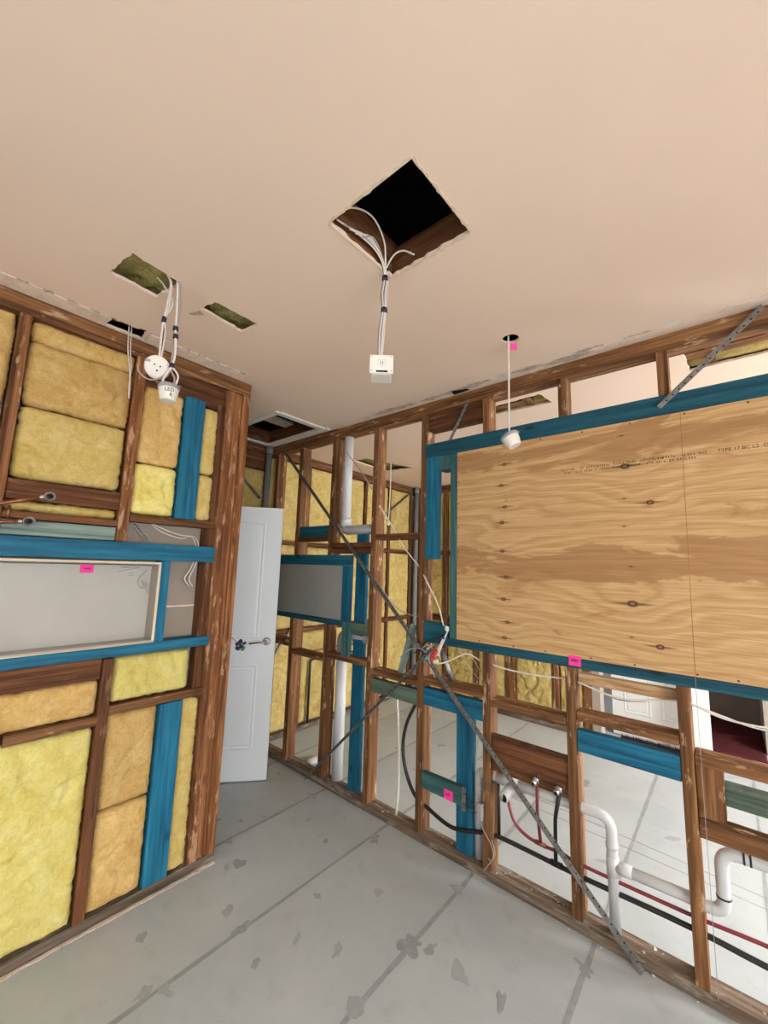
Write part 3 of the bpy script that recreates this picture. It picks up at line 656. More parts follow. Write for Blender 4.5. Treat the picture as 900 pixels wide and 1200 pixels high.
# ------------------------------------------------------------------ shell behind the camera
wn = empty('wall_near', (0, -1.65, 0), 'white wall behind the camera with a wide window', 'wall', kind='structure')
for a in [(-2.2, -1.65, 0, H), (.45, 2.58, 0, H), (-1.65, .45, 0, .55), (-1.65, .45, 2.15, H)]: box('plaster', a[0], a[1], -1.75, -1.66, a[2], a[3], 'wall_white', wn, 0)
wsd = empty('wall_side', (2.48, 0, 0), 'white wall at the right of the camera with a wide window', 'wall', kind='structure')
for a in [(-1.75, -1.35, 0, H), (.65, 2.04, 0, H), (-1.35, .65, 0, .55), (-1.35, .65, 2.15, H)]: box('plaster', 2.49, 2.58, a[0], a[1], a[2], a[3], 'wall_white', wsd, 0)
wst = empty('wall_east', (2.8, 3.2, 0), 'white wall of the next room with a wide window', 'wall', kind='structure')
for a in [(2.14, 2.25, 0, H), (4.15, 6.6, 0, H), (2.25, 4.15, 0, .45), (2.25, 4.15, 2.25, H)]: box('plaster', 2.8, 2.88, a[0], a[1], a[2], a[3], 'wall_white', wst, 0)
for n_, (kind, a) in enumerate([('y', (-1.65, .45, .55, 2.15, -1.71)), ('x', (-1.35, .65, .55, 2.15, 2.535)), ('x', (2.25, 4.15, .45, 2.25, 2.84))], 1):  # those of the near room are added to supply daylight
    u0, u1, z0, z1, p = a; wd = empty(f'window_{n_}', (0, 0, z0), 'white framed window letting daylight in, out of view', 'window', 'windows out of view', 'structure')
    f = (lambda q: (q[0], q[1], p-.02, p+.02, q[2], q[3])) if kind == 'y' else (lambda q: (p-.02, p+.02, q[0], q[1], q[2], q[3]))
    for q in [(u0, u1, z0, z0+.05), (u0, u1, z1-.05, z1), (u0, u0+.05, z0+.05, z1-.05), (u1-.05, u1, z0+.05, z1-.05), ((u0+u1)/2-.025, (u0+u1)/2+.025, z0+.05, z1-.05)]: box('window_frame', *f(q), 'wall_white', wd)
    for q in [(u0+.05, (u0+u1)/2-.025), ((u0+u1)/2+.025, u1-.05)]:
        b_ = f((q[0], q[1], z0+.05, z1-.05)); b_ = (b_[0], b_[1], p-.002, p+.002, b_[4], b_[5]) if kind == 'y' else (p-.002, p+.002, b_[2], b_[3], b_[4], b_[5])
        box('pane', *b_, 'window_glass', wd, 0)
wh = empty('wall_hall', (-2.7, 1.1, 0), 'door wall between the left stud wall and the exterior wall', 'wall', kind='structure')
box('plaster', -3.13, -2.21, 1.06, 1.15, 2.05, 2.56, 'taupe_board', wh, 0)
box('plaster', XF-.02, XF+.0, -1.7, 1.0, 0, 2.56, 'taupe_board', wh, 0); box('plaster', -3.13, -2.21, -1.75, -1.66, 0, 2.56, 'taupe_board', wh, 0)
wsf = box('wall_rear', -3.2, 2.8, 5.95, 6.05, 0, H, 'taupe_board', None, 0); wrt = box('wall_return', .145, .55, 5.02, 5.95, 0, H, 'taupe_board', None, .004); tag(wrt, 'taupe wall return at the right end of the maroon carpet', 'wall', kind='structure')
tag(wsf, 'taupe rear wall seen beyond the back doorway', 'wall', kind='structure')

# ------------------------------------------------------------------ doors
def door(name, label, hinge, ang, wdt, hgt, panels, mat, handle_u=None, thick=.035):
    root = empty(name, (hinge[0], hinge[1], 0), label, 'door', kind='structure'); T = Matrix.Translation((hinge[0], hinge[1], 0)) @ Matrix.Rotation(ang, 4, 'Z')
    bm = bmesh.new(); add_box(bm, 0, wdt, -thick/2, thick/2, .008, hgt, .002); bm.transform(T); leaf = bm_obj('door_leaf', bm, mat, root)
    for (u0, u1, z0, z1) in panels:
        for sd in (-1, 1):
            f = sd*thick/2; bm = bmesh.new(); b1, b2, b3 = .010, .022, .034
            loops = []
            for ins, dd in ((0, .0004), (b1, .0042), (b2, .0008), (b3, .0034)):
                loops.append([bm.verts.new((u, f+sd*dd, z)) for u, z in ((u0+ins, z0+ins), (u1-ins, z0+ins), (u1-ins, z1-ins), (u0+ins, z1-ins))])
            for a, b in zip(loops, loops[1:]):
                for k in range(4): bm.faces.new((a[k], a[(k+1) % 4], b[(k+1) % 4], b[k]))
            bm.faces.new(loops[-1]); bm.transform(T); bm_obj('panel_moulding', bm, mat, leaf)
    if handle_u:
        for sd in (-1, 1):
            h = lathe('door_handle', [(0, .012), (.022, .011), (.028, .006), (.028, 0)], 'brass_chrome', root, T @ Matrix.Translation((handle_u, sd*thick/2, .955)) @ Matrix.Rotation(-sd*PI/2, 4, 'X') @ Matrix.Rotation(0 if sd < 0 else 0, 4, 'X'), 20)
            pth = [T @ Vector((handle_u, sd*(thick/2+.01), .955)), T @ Vector((handle_u, sd*(thick/2+.045), .955)), T @ Vector((handle_u-.05, sd*(thick/2+.05), .955)), T @ Vector((handle_u-.115, sd*(thick/2+.045), .945))]
            tube('lever', fillet(pth, .02), .008, 'brass_chrome', h, 10, rfun=lambda t: .009-.003*t)
        for z in (.25, 1.0, 1.75): tube('hinge', [T @ Vector((-.004, 0, z-.045)), T @ Vector((-.004, 0, z+.045))], .007, 'brass_chrome', root, 8)
    return root
L_ = .76; ux, uy = .6402, .7682
hx, hy = -2.599-ux*L_, 1.834-uy*L_
door('door_1', 'white two panel door with lever handle standing open in the passage', (hx, hy), math.atan2(uy, ux), L_, 1.945, [(.12, L_-.118, .975, 1.83), (.12, L_-.11, .215, .793)], 'door_white', L_-.06)
door('door_2', 'white six panel door seen through the back doorway under the sill', (-.95, 4.62), 0, .72, 2.02, [(.10, .32, .22, .80), (.40, .62, .22, .80), (.10, .32, .95, 1.55), (.40, .62, .95, 1.55), (.10, .32, 1.66, 1.9), (.40, .62, 1.66, 1.9)], 'far_white', None)
tr = box('trim_1', -.315, -.20, 4.44, 4.52, 0, 2.1, 'far_white'); tag(tr, 'white architrave post beside the white six panel door', 'trim', kind='structure')

# maroon carpet on the floor beyond the doorway, with a ripple in it
bm = bmesh.new(); rows = []; NX, NY = 40, 44
for i in range(NX+1):
    r_ = []
    for j in range(NY+1):
        x = -.62+.762*i/NX; y = 4.80+.03*noise.noise(Vector((x*5, 0, 0)))*(1 if j == 0 else 0)+1.13*j/NY
        rp_ = math.exp(-((y-5.32-.06*math.sin(x*5))/.035)**2)*math.exp(-((x-.02)/.16)**4)
        r_.append(bm.verts.new((x, y, .012+.035*rp_+.003*noise.noise(Vector((x*6, y*6, 0))))))
    rows.append(r_)
for a, b in zip(rows, rows[1:]):
    for j in range(NY): bm.faces.new((a[j], b[j], b[j+1], a[j+1]))
r_ = bmesh.ops.extrude_face_region(bm, geom=bm.faces[:])
for v in [g for g in r_['geom'] if isinstance(g, bmesh.types.BMVert)]: v.co.z = .0012
tag(bm_obj('carpet', bm, 'maroon_cloth', None, True), 'dark maroon carpet with a ripple on the floor beyond the back doorway', 'carpet')
tag(plate('underlay_strip', rough_loop([(-.25, 4.70), (.45, 4.70), (.45, 4.785), (-.25, 4.785)], .05, .01, 12), .001, .006, 'torn_light'), 'pale ragged strip along the edge of the maroon carpet', 'underlay')
bm = bmesh.new(); rg = random.Random(5)
for k in range(420):
    x, y = rg.uniform(-.86, -.42), rg.uniform(4.40, 4.56); a = rg.uniform(0, 6.28); h = rg.uniform(.03, .06); dx, dy = math.cos(a)*.02, math.sin(a)*.02
    v = [bm.verts.new(p) for p in ((x-.004, y, .001), (x+.004, y, .001), (x+dx, y+dy, h))]; bm.faces.new(v)
add_box(bm, -.87, -.41, 4.39, 4.57, .001, .015)
tag(bm_obj('bristle_mat', bm, 'dark_bristle'), 'dark bristly mat on the floor at the back doorway', 'mat')

# ------------------------------------------------------------------ pipes in the right wall
YP = YB+.047
dp = empty('drain_pipe', (-.46, YP, 0), 'white waste pipe run with stub, tee and trap under the plywood', 'pipe')
tube('riser', fillet([(-1.082, YP+.01, .046), (-1.082, YP+.01, .468), (-1.0, YP, .470), (-.93, YP, .470)], .055), .0215, 'pvc_white', dp, 14)
tube('pipe_run', fillet([(-.93, YP, .470), (-.62, YP, .477), (-.457, YP, .485), (-.457, YP, .046)], .06), .0215, 'pvc_white', dp, 14)
tube('tee_collar', [(-.975, YP, .469), (-.865, YP, .471)], .0245, 'pvc_white', dp, 14)
st_ = tube('stub', [(-.885, YP, .468), (-.892, YP-.112, .446)], .0245, 'pvc_white', dp, 14, True)
tube('stub_bore', [(-.892, YP-.1121, .446), (-.8922, YP-.1128, .4459)], .0195, 'hole_black', st_, 14)
for z0, z1 in ((.262, .335), (.365, .385)): tube('pipe_collar', [(-.457, YP, z0), (-.457, YP, z1)], .0245, 'pvc_white', dp, 14)
tube('branch', fillet([(-.457, YP, .298), (-.20, YP, .306), (-.093, YP, .300), (-.093, YP, .515), (.02, YP, .517), (.6, YP, .525)], .06), .0215, 'pvc_white', dp, 14)
tube('pipe_collar', [(-.435, YP, .2985), (-.385, YP, .300)], .0245, 'pvc_white', dp, 14)
for a, b in (((-.093, YP, .355), (-.093, YP, .361)), ((-.030, YP, .5165), (-.024, YP, .5165)), ((-.012, YP, .5168), (-.006, YP, .5168))): tube('seal_ring', [a, b], .0235, 'pipe_black', dp, 14)

bp = empty('black_pipe', (-1.0, YP, .2), 'black water pipe running low through the right wall studs', 'pipe')
BPATH = [(-1.52, YP+.04, .70), (-1.585, YP+.03, .56), (-1.60, YP+.02, .42), (-1.56, YP+.01, .29), (-1.48, YP-.01, .205), (-1.40, YP-.012, .178), (-1.22, YP-.03, .150), (-1.05, YP-.012, .186), (-.95, YP, .196), (-.6, YP, .194), (-.2, YP, .202), (.3, YP, .188), (2.3, YP, .19)]
tube('pipe', spline(BPATH, 6), .0105, 'pipe_black', bp, 10)
tube('riser', [(-.975, YP+.015, .20), (-.977, YP+.02, .46)], .0085, 'pipe_black', bp, 10)
tube('riser', fillet([(-.690, YP-.01, .196), (-.684, YP-.02, .40), (-.655, YP-.035, .535)], .03), .0085, 'pipe_black', bp, 10)
tube('pipe_tee', [(-.715, YP, .197), (-.665, YP, .197)], .0135, 'pipe_black', bp, 10)
rp = empty('red_pipe', (-.7, YP, .24), 'dark red water pipe running above the black one', 'pipe')
tube('pipe', spline([(-.925, YP+.01, .44), (-.918, YP+.005, .37), (-.885, YP, .295), (-.825, YP, .258), (-.75, YP, .250), (-.66, YP, .252), (-.58, YP, .243), (-.2, YP, .246), (.3, YP, .262), (2.3, YP, .25)], 8), .0075, 'pex_red', rp, 10)
tube('riser', [(-.760, YP, .252), (-.768, YP-.015, .40), (-.758, YP-.035, .545)], .0075, 'pex_red', rp, 10); tube('pipe_tee', [(-.785, YP, .252), (-.735, YP, .251)], .0105, 'copper', rp, 10)
def stopcock(label, x, z):
    r = empty('pipe_stub_fitting', (x, YB, z), label, 'fitting', 'chrome stub fittings'); y = YB+.011
    lathe('wall_flange', [(0, .006), (.018, .005), (.019, 0)], 'copper', r, Matrix.Translation((x, y, z)) @ Matrix.Rotation(PI/2, 4, 'X'), 16)
    tube('spout', [(x, y, z), (x-.004, y-.058, z-.012)], .0135, 'chrome', r, 14); tube('nut', [(x-.001, y-.022, z-.004), (x-.002, y-.036, z-.008)], .0185, 'chrome', r, 6)
    tube('seal_ring', [(x-.0035, y-.048, z-.0105), (x-.0037, y-.051, z-.011)], .0142, 'pipe_black', r, 14); tube('bore', [(x-.004, y-.0581, z-.012), (x-.0041, y-.0588, z-.0121)], .0075, 'hole_black', r, 10)
stopcock('chrome stub fitting above the red riser on the brown board', -.752, .560); stopcock('chrome stub fitting above the black riser on the brown board', -.650, .556)
# waste stacks left of the plywood
up = empty('waste_stack', (-2.17, YP, 1.8), 'white waste pipe dropping from the ceiling with a grey elbow', 'pipe')
tube('pipe', [(-2.17, YP, 1.86), (-2.17, YP, 2.575)], .035, 'pvc_white', up, 18); tube('pipe_collar', [(-2.17, YP, 1.82), (-2.17, YP, 1.875)], .040, 'pvc_white', up, 18)
tube('elbow', fillet([(-2.17, YP, 1.845), (-2.17, YP, 1.785), (-1.87, YP, 1.785)], .055), .034, 'pvc_grey', up, 18)
lo = empty('waste_stack', (-2.185, YP+.03, 0), 'white vertical waste pipe standing beside the tall blue post', 'pipe')
tube('pipe', [(-2.185, YP+.035, .046), (-2.185, YP+.035, .93)], .039, 'pvc_white', lo, 18); tube('elbow', fillet([(-2.185, YP+.035, .90), (-2.185, YP+.035, 1.03), (-1.88, YP+.04, 1.03)], .07), .042, 'pvc_grey', lo, 18)
tag(tube('floor_waste', [(-2.575, YB+.185, .001), (-2.575, YB+.185, .03)], .05, 'pvc_white', None, 20), 'short white floor waste between the studs behind the wall', 'pipe')

# ------------------------------------------------------------------ cables and hanging fittings
def cable(name, pts, r, mat, parent=None, n=8): return tube(name, spline(pts, n), r, mat, parent, 7)
def band(c, d, r, mat, parent, name='tape_band', h=.016):
    c, d = Vector(c), Vector(d).normalized(); return tube(name, [c-d*h/2, c+d*h/2], r, mat, parent, 10)
# centre: box on a taped bundle from the square cut-out
hb = empty('hanging_socket_box', (-.87, .985, 2.16), 'white square socket box on taped cables under the big square hole', 'socket box')
F = Vector((.66, -.75, 0)).normalized(); S_ = Vector((F.y, -F.x, 0)); S_ = -S_
Mb = Matrix((S_, -F, Vector((0, 0, 1)))).transposed().to_4x4(); Mb.translation = (-.877, .985, 2.198)
def hbx(nm, a, mat, bev=.002, par=hb):
    bm = bmesh.new(); add_box(bm, *a, bev); bm.transform(Mb); return bm_obj(nm, bm, mat, par)
hbx('body', (-.036, .036, -.034, .034, -.030, .032), 'white_plastic', .003)
fp = hbx('face_plate', (-.040, .040, -.043, -.034, -.030, .036), 'white_plastic', .002)
hbx('socket_ring', (-.014, .014, -.0455, -.0430, -.006, .018), 'white_plastic', .004, fp); hbx('slot', (-.004, -.002, -.046, -.0455, -.001, .011), 'ink', 0, fp); hbx('slot', (.003, .005, -.046, -.0455, -.001, .011), 'ink', 0, fp)
hbx('switch', (-.018, .022, -.0455, -.0430, -.027, -.021), 'hole_black', .001, fp)
for sx in (-.033, .033):
    for sz in (-.022, .029): hbx('screw', (sx-.002, sx+.002, -.0442, -.0430, sz-.002, sz+.002), 'cable_grey', 0, fp)
bx_, by_ = -.877, .985
for k, (dx, dy, mt) in enumerate([(.004, 0, 'cable_white'), (-.004, .004, 'cable_grey'), (0, -.005, 'cable_white'), (.005, .005, 'cable_white'), (-.006, -.003, 'cable_grey')]):
    top = [(-.872+.003*k, .745+.025*k, 2.606), (-.862+.004*k, .84+.012*k, 2.612+.004*k), (-.862, .93+.006*k, 2.606)]
    cable('cable', top+[(bx_+dx+.006, by_+dy, 2.555), (bx_+dx*1.6, by_+dy*1.6, 2.49), (bx_+dx+.003, by_+dy, 2.43), (bx_+dx*1.4-.006, by_+dy*1.5, 2.34), (bx_+dx*.8-.008, by_+dy*.8, 2.25), (bx_-.004, by_, 2.225)], .0028, mt, hb)
cable('cable', [(bx_+.012, by_-.008, 2.578), (-.835, .985, 2.622), (-.80, .995, 2.628), (-.765, 1.012, 2.605)], .0030, 'cable_white', hb)
cable('cable', [(bx_+.012, by_-.008, 2.578), (-.835, .93, 2.64), (-.82, .85, 2.665), (-.835, .77, 2.645), (-.868, .735, 2.605)], .0030, 'cable_white', hb)
for z in (2.590, 2.548, 2.424): band((bx_+.004, by_, z), (0, 0, 1), .0115, 'tape_navy', hb)

# left: two fittings hanging from the ceiling hole
rd = empty('hanging_junction_disc', (-1.60, .52, 2.24), 'round white disc fitting on cables, left of the pair of hanging lights', 'light fitting')
ax = Vector((.80, -.30, -.42)).normalized(); Md = frame_to((-1.600, .52, 2.245), ax)
dk = lathe('disc_body', [(.030, -.022), (.042, -.018), (.044, .0), (.042, .004), (.036, .006), (.036, .012), (.0, .013)], 'white_plastic', rd, Md, 28)
for (u, v, r) in ((-.010, .010, .003), (.010, .006, .003), (.0, -.011, .0035)): lathe('terminal_hole', [(0, .0145), (r, .0140), (r, .0128)], 'ink', dk, Md @ Matrix.Translation((u, v, 0)), 8)
bm = bmesh.new(); add_box(bm, -.040, -.022, .014, .024, .006, .0125, .001); bm.transform(Md); bm_obj('terminal_lug', bm, 'cable_grey', dk)
bm = bmesh.new(); add_box(bm, .030, .041, -.016, -.004, .004, .011, .001); bm.transform(Md); bm_obj('terminal_lug', bm, 'cable_grey', dk)
for k, o_ in enumerate([(0, 0), (.006, .004), (-.005, .004)]):
    cable('cable', [(-1.56+o_[0], .50, 2.612), (-1.572+o_[0], .525, 2.58), (-1.585+o_[0]*1.8, .525+o_[1], 2.50), (-1.597+o_[0]*.6, .522+o_[1], 2.437), (-1.600+o_[0]*2, .522+o_[1]*2, 2.38), (-1.600+o_[0], .523+o_[1], 2.27)], .0042 if k == 0 else .003, ['cable_white', 'cable_white', 'copper'][k], rd)
cable('cable', [(-1.62, .49, 2.612), (-1.60, .51, 2.58), (-1.575, .54, 2.51), (-1.595, .524, 2.445)], .003, 'cable_white', rd)
band((-1.596, .523, 2.440), (0, .1, 1), .0085, 'tape_navy', rd, h=.022)
def can_light(label, top, axis, paths, bands, txt=None, s_=1.0):
    r = empty('hanging_downlight', top, label, 'light fitting'); m = frame_to(top, axis, (0, 1, 0))
    rim = lathe('mesh_rim', [(.0, -.004), (.036*s_, -.004), (.0405*s_, .0), (.0405*s_, .010), (.036*s_, .013)], 'pvc_grey', r, m, 26)
    for k in range(3):
        a = 2*PI*k/3+.4; bm = bmesh.new(); add_box(bm, .036*s_, .050*s_, -.004, .004, -.002, .004); bm.transform(m @ Matrix.Rotation(a, 4, 'Z')); bm_obj('spring_clip', bm, 'galvanised', rim)
    cup = lathe('cup', [(.0375*s_, .011), (.036*s_, .030), (.030*s_, .052), (.026*s_, .058), (.0, .058)], 'white_plastic', r, m, 26)
    for p, rr, mt in paths: cable('cable', p, rr, mt, r)
    for c, d, rr, mt in bands: band(c, d, rr, mt, r)
    if txt:
        a0 = math.atan2(-.552, 1.553)
        for t_, du, dz in txt:
            o = text3('marking', t_, .019, Matrix(), 'ink', cup)
            for v in o.data.vertices:
                h_ = dz+v.co.y; rad = .0362*s_+(h_+.030)*.16+.0012+v.co.z; an = a0+(du+v.co.x)/.036
                v.co = Vector(top)+Vector((rad*math.cos(an), rad*math.sin(an), h_))
    return r
lx, ly = -1.553, .552
can_light('white LED downlight can hanging lowest at upper left', (lx-.002, ly, 2.168), (.02, 0, -1),
          [([(-1.545, .53, 2.612), (-1.548, .54, 2.58), (lx, ly-.003, 2.50), (lx+.002, ly, 2.40), (lx+.006, ly+.006, 2.30), (lx, ly, 2.245), (lx-.008, ly-.018, 2.20), (lx-.016, ly-.02, 2.168)], .0045, 'cable_white'),
           ([(-1.540, .54, 2.612), (-1.545, .548, 2.58), (lx+.004, ly+.006, 2.47), (lx-.004, ly+.004, 2.36), (lx-.003, ly, 2.245), (lx+.01, ly+.012, 2.20), (lx+.004, ly+.01, 2.166)], .0035, 'cable_grey'),
           ([(lx, ly, 2.25), (lx+.016, ly+.02, 2.215), (lx+.014, ly+.018, 2.18), (lx+.004, ly+.016, 2.166)], .0035, 'cable_white'),
           ([(lx, ly, 2.245), (lx-.03, ly-.02, 2.205), (lx-.05, ly-.05, 2.19), (-1.615, .47, 2.205), (-1.625, .46, 2.24)], .003, 'cable_grey')],
          [((lx+.001, ly, 2.400), (0, 0, 1), .010, 'tape_navy'), ((lx+.003, ly+.002, 2.368), (0, 0, 1), .0095, 'tape_navy'), ((lx+.002, ly, 2.250), (0, 0, 1), .009, 'tape_navy')], [('LED', -.014, -.030), ('R', .004, -.048)], .92)
rx, ry = -.707, 1.668
can_light('white downlight can tilted on one cable in front of the plywood', (rx-.002, ry, 2.120), (.42, .10, -.9),
          [([(rx+.003, ry-.004, 2.64), (rx+.002, ry-.002, 2.56), (rx+.001, ry, 2.40), (rx, ry, 2.25), (rx, ry, 2.117)], .0042, 'cable_white')], [], None, 1.0)

# sticky notes
def note(label, pos, u, v, wd, ht, seed, marks=True):
    r = empty('sticky_note', pos, label, 'note', 'pink sticky notes'); u, v = Vector(u).normalized(), Vector(v).normalized(); n = u.cross(v); p = Vector(pos); bm = bmesh.new(); N = 6; G = []
    for lay in (0, .0006):
        rows = []
        for i in range(N+1):
            t = i/N; rows.append([bm.verts.new(p+u*(a*wd)+v*((t-.5)*ht)+n*(.001+lay+.006*max(0, .5-t)**2)) for a in (-.5, .5)])
        for a, b in zip(rows, rows[1:]): bm.faces.new((a[0], a[1], b[1], b[0]))
        G.append(rows)
    bm_obj('paper', bm, 'note_pink', r)
    if marks: strokes('pen_mark', scribble(-wd*.3, wd*.3, -ht*.1, ht*.22, 6, seed), .0014, 'ink', r, lambda a, b, d: tuple(p+u*a+v*b+n*.0028))
note('pink sticky note on the grey recess of the left wall', (A0+.012, .520, 1.474), (0, 1, 0), (0, 0, 1), .050, .036, 1)
note('pink sticky note on the blue sill under the plywood', (-.567, B0-.004, 1.120), (1, 0, 0), (0, 0, 1), .052, .044, 2)
note('pink sticky note on the low blue block between studs', (-1.230, B0-.007, .315), (1, 0, 0), (0, 0, 1), .055, .050, 3)
note('pink sticky note dangling by the round ceiling hole', (-.690, 1.690, 2.548), (.8, .6, 0), (.12, -.25, 1), .030, .030, 4, False)

# copper pipe ends at left edge
for lab, a, b in [('upper copper pipe with chrome fitting at the left edge', (-2.09, .12, 1.69), (-2.055, .332, 1.762)), ('lower copper pipe with chrome fitting at the left edge', (-2.09, .10, 1.632), (-2.055, .280, 1.656))]:
    r = empty('copper_pipe', a, lab, 'pipe'); a, b = Vector(a), Vector(b); t = (b-a).normalized()
    tube('pipe', [a, b], .0075, 'copper', r, 10); tube('ferrule', [b-t*.03, b-t*.012], .0095, 'brass_chrome', r, 10)
    f = lathe('fitting', [(.010, -.022), (.016, -.018), (.0185, -.004), (.0185, .010), (.014, .012), (.0115, .006), (.0, .005)], 'galvanised', r, frame_to(b+Vector((0, .004, 0)), (1, -.25, -.15)), 18)
    lathe('bore', [(.0, .0075), (.0105, .0074), (.0105, .006)], 'hole_black', f, frame_to(b+Vector((0, .004, 0)), (1, -.25, -.15)), 14)
tube('riser', [(-2.10, .225, 1.66), (-2.10, .226, 1.715)], .005, 'copper', bpy.data.objects['copper_pipe'], 8)

# loose cables on the left wall
wc = empty('cable_loop', (-2.17, .9, 1.7), 'white cables looping behind the blue rail beside the corner post', 'cable')
for k in range(4):
    d = .008*k-.006*(k % 2)
    cable('cable', [(A0+.02, .74, 1.72), (A0+.03, .80, 1.685-d), (A0+.035, .90, 1.655-d), (A0+.03, .975-d, 1.650), (A0+.03, 1.005-d, 1.60), (A0+.03, 1.005-d, 1.54), (A0+.035, .985-d, 1.48), (A0+.04, .965-d*1.4, 1.43), (A0+.03, .99-d, 1.39)], .0021, 'cable_white', wc)
wb = empty('cable_loop', (-2.1, .55, 2.4), 'two white wires hanging over the ochre wool batt', 'cable')
for k in range(2): cable('cable', [(-2.06, .53+.012*k, 2.62), (-2.085, .545+.01*k, 2.50), (-2.088, .560+.008*k, 2.42), (-2.088, .572-.004*k, 2.33), (-2.10, .578, 2.27)], .0026, 'cable_white', wb)
tag(cable('thin_wire', [(A0+.03, .762, 1.47), (A0+.03, .735, 1.44), (A0+.028, .728, 1.41), (A0+.03, .745, 1.385), (A0+.03, .765, 1.40), (A0+.028, .745, 1.42), (A0+.03, .775, 1.36)], .002, 'cable_grey'), 'thin dark wire curl at the right end of the grey recess', 'wire')
ps = empty('perforated_strap', (-2.12, .70, 1.66), 'short perforated steel strap behind the blue rail', 'strap')
bm = bmesh.new(); add_box(bm, -.055, .055, -.009, .009, 0, .0015); Mp = frame_to((A0+.03, .715, 1.655), (1, 0, 0)) @ Matrix.Rotation(-.85, 4, 'Z'); bm.transform(Mp); bm_obj('strap', bm, 'galvanised', ps)
bm = bmesh.new(); [add_box(bm, -.05+.014*k, -.043+.014*k, -.003, .003, .0015, .002) for k in range(7)]; bm.transform(Mp); tag(bm_obj('punched_hole', bm, 'hole_black', ps), kind='stuff')
# wires with connector plugs out of the corner post
kc = empty('wire_connectors', (-2.12, 1.22, 1.06), 'small tangle of navy and green connectors on wires at the corner post', 'connector')
for k in range(4): cable('wire', [(-2.13, 1.195, 1.115), (-2.12, 1.212+.004*k, 1.112-.006*k), (-2.112, 1.228+.005*k, 1.10-.01*k), (-2.115, 1.250, 1.075-.008*k)], .0018, ['cable_white', 'cable_grey', 'copper', 'cable_white'][k], kc)
for k, (y, z, m, rr) in enumerate([(1.245, 1.075, 'tape_navy', .3), (1.262, 1.060, 'tape_navy', .9), (1.238, 1.052, 'tape_navy', 1.4), (1.280, 1.072, 'tape_navy', .2), (1.275, 1.045, 'green_plastic', .6), (1.255, 1.085, 'tape_navy', 1.0), (1.268, 1.078, 'white_plastic', .4)]):
    bm = bmesh.new(); add_box(bm, -.009, .009, -.013, .013, -.008, .008, .002); bm.transform(Matrix.Translation((-2.112+.006*(k % 3), y, z)) @ Matrix.Rotation(rr, 4, 'X') @ Matrix.Rotation(rr, 4, 'Z')); bm_obj('connector', bm, m, kc)

# cables through the right wall studs
def pcable(label, pts, r, mat='cable_white'): return tag(cable('cable', pts, r, mat), label, 'cable', 'cables threaded through the studs')
yc = YB+.05
pcable('white cable sagging between the studs left of the sill note', [(-1.02, yc, 1.035), (-.985, yc-.01, 1.022), (-.88, yc-.01, 1.012), (-.76, yc-.01, 1.012), (-.66, yc, 1.018), (-.59, yc, 1.022)], .0040)
pcable('white cable sagging in front of the far six panel door', [(-.59, yc, 1.02), (-.54, yc-.01, 1.012), (-.45, yc-.012, .990), (-.36, yc-.01, .986), (-.26, yc, 1.005), (-.17, yc, 1.022)], .0040)
pcable('second thinner cable in front of the far six panel door', [(-.58, yc+.01, 1.012), (-.50, yc, 1.00), (-.42, yc, .976), (-.34, yc, .982), (-.26, yc+.008, 1.004), (-.18, yc, 1.018)], .003, 'cable_grey')
pcable('white cable running right past the maroon throw', [(-.17, yc, 1.022), (-.13, yc-.01, 1.012), (-.06, yc-.01, .990), (.02, yc-.01, .984), (.12, yc, .990), (.24, yc, 1.015)], .0040)
pcable('second white cable running right past the maroon throw', [(-.17, yc+.008, 1.018), (-.12, yc, 1.008), (-.05, yc, .992), (.03, yc, .975), (.12, yc, .978), (.24, yc, 1.0)], .003)
pcable('white conduit hanging in the bay left of the black hose', [(-1.64, yc+.02, .80), (-1.655, yc+.02, .71), (-1.645, yc+.02, .58), (-1.625, yc+.01, .40), (-1.615, yc, .20), (-1.62, yc-.01, .046)], .0062)
pcable('white cord slanting down to the wiring tangle', [(-1.84, yc-.02, 1.96), (-1.70, yc-.03, 1.80), (-1.60, yc-.03, 1.66), (-1.48, yc, 1.52), (-1.40, YB-.012, 1.46), (-1.31, YB-.014, 1.32), (-1.262, YB-.02, 1.20)], .0045)
pcable('thin wire slanting across the waste pipe top', [(-2.15, YB+.0, 2.38), (-2.0, YB-.002, 2.22), (-1.90, YB-.002, 2.10), (-1.87, YB-.003, 2.06)], .004, 'cable_grey')
pcable('thin dark wire curving behind the long brace', [(-1.82, yc, 1.42), (-1.75, yc, 1.33), (-1.66, yc+.02, 1.25), (-1.55, yc+.03, 1.22), (-1.46, yc+.03, 1.225)], .0028, 'cable_grey')
hg = empty('ceiling_pendant', (-2.62, 3.08, 1.9), 'cord dropping from the far ceiling hole with a white knotted joint', 'cord')
cable('cord', [(-2.585, 3.10, 2.63), (-2.585, 3.10, 2.3), (-2.588, 3.09, 1.98)], .006, 'cable_white', hg)
lathe('joint', [(0, .03), (.014, .022), (.018, 0), (.012, -.024), (0, -.03)], 'white_plastic', hg, Matrix.Translation((-2.588, 3.09, 1.965)), 10)
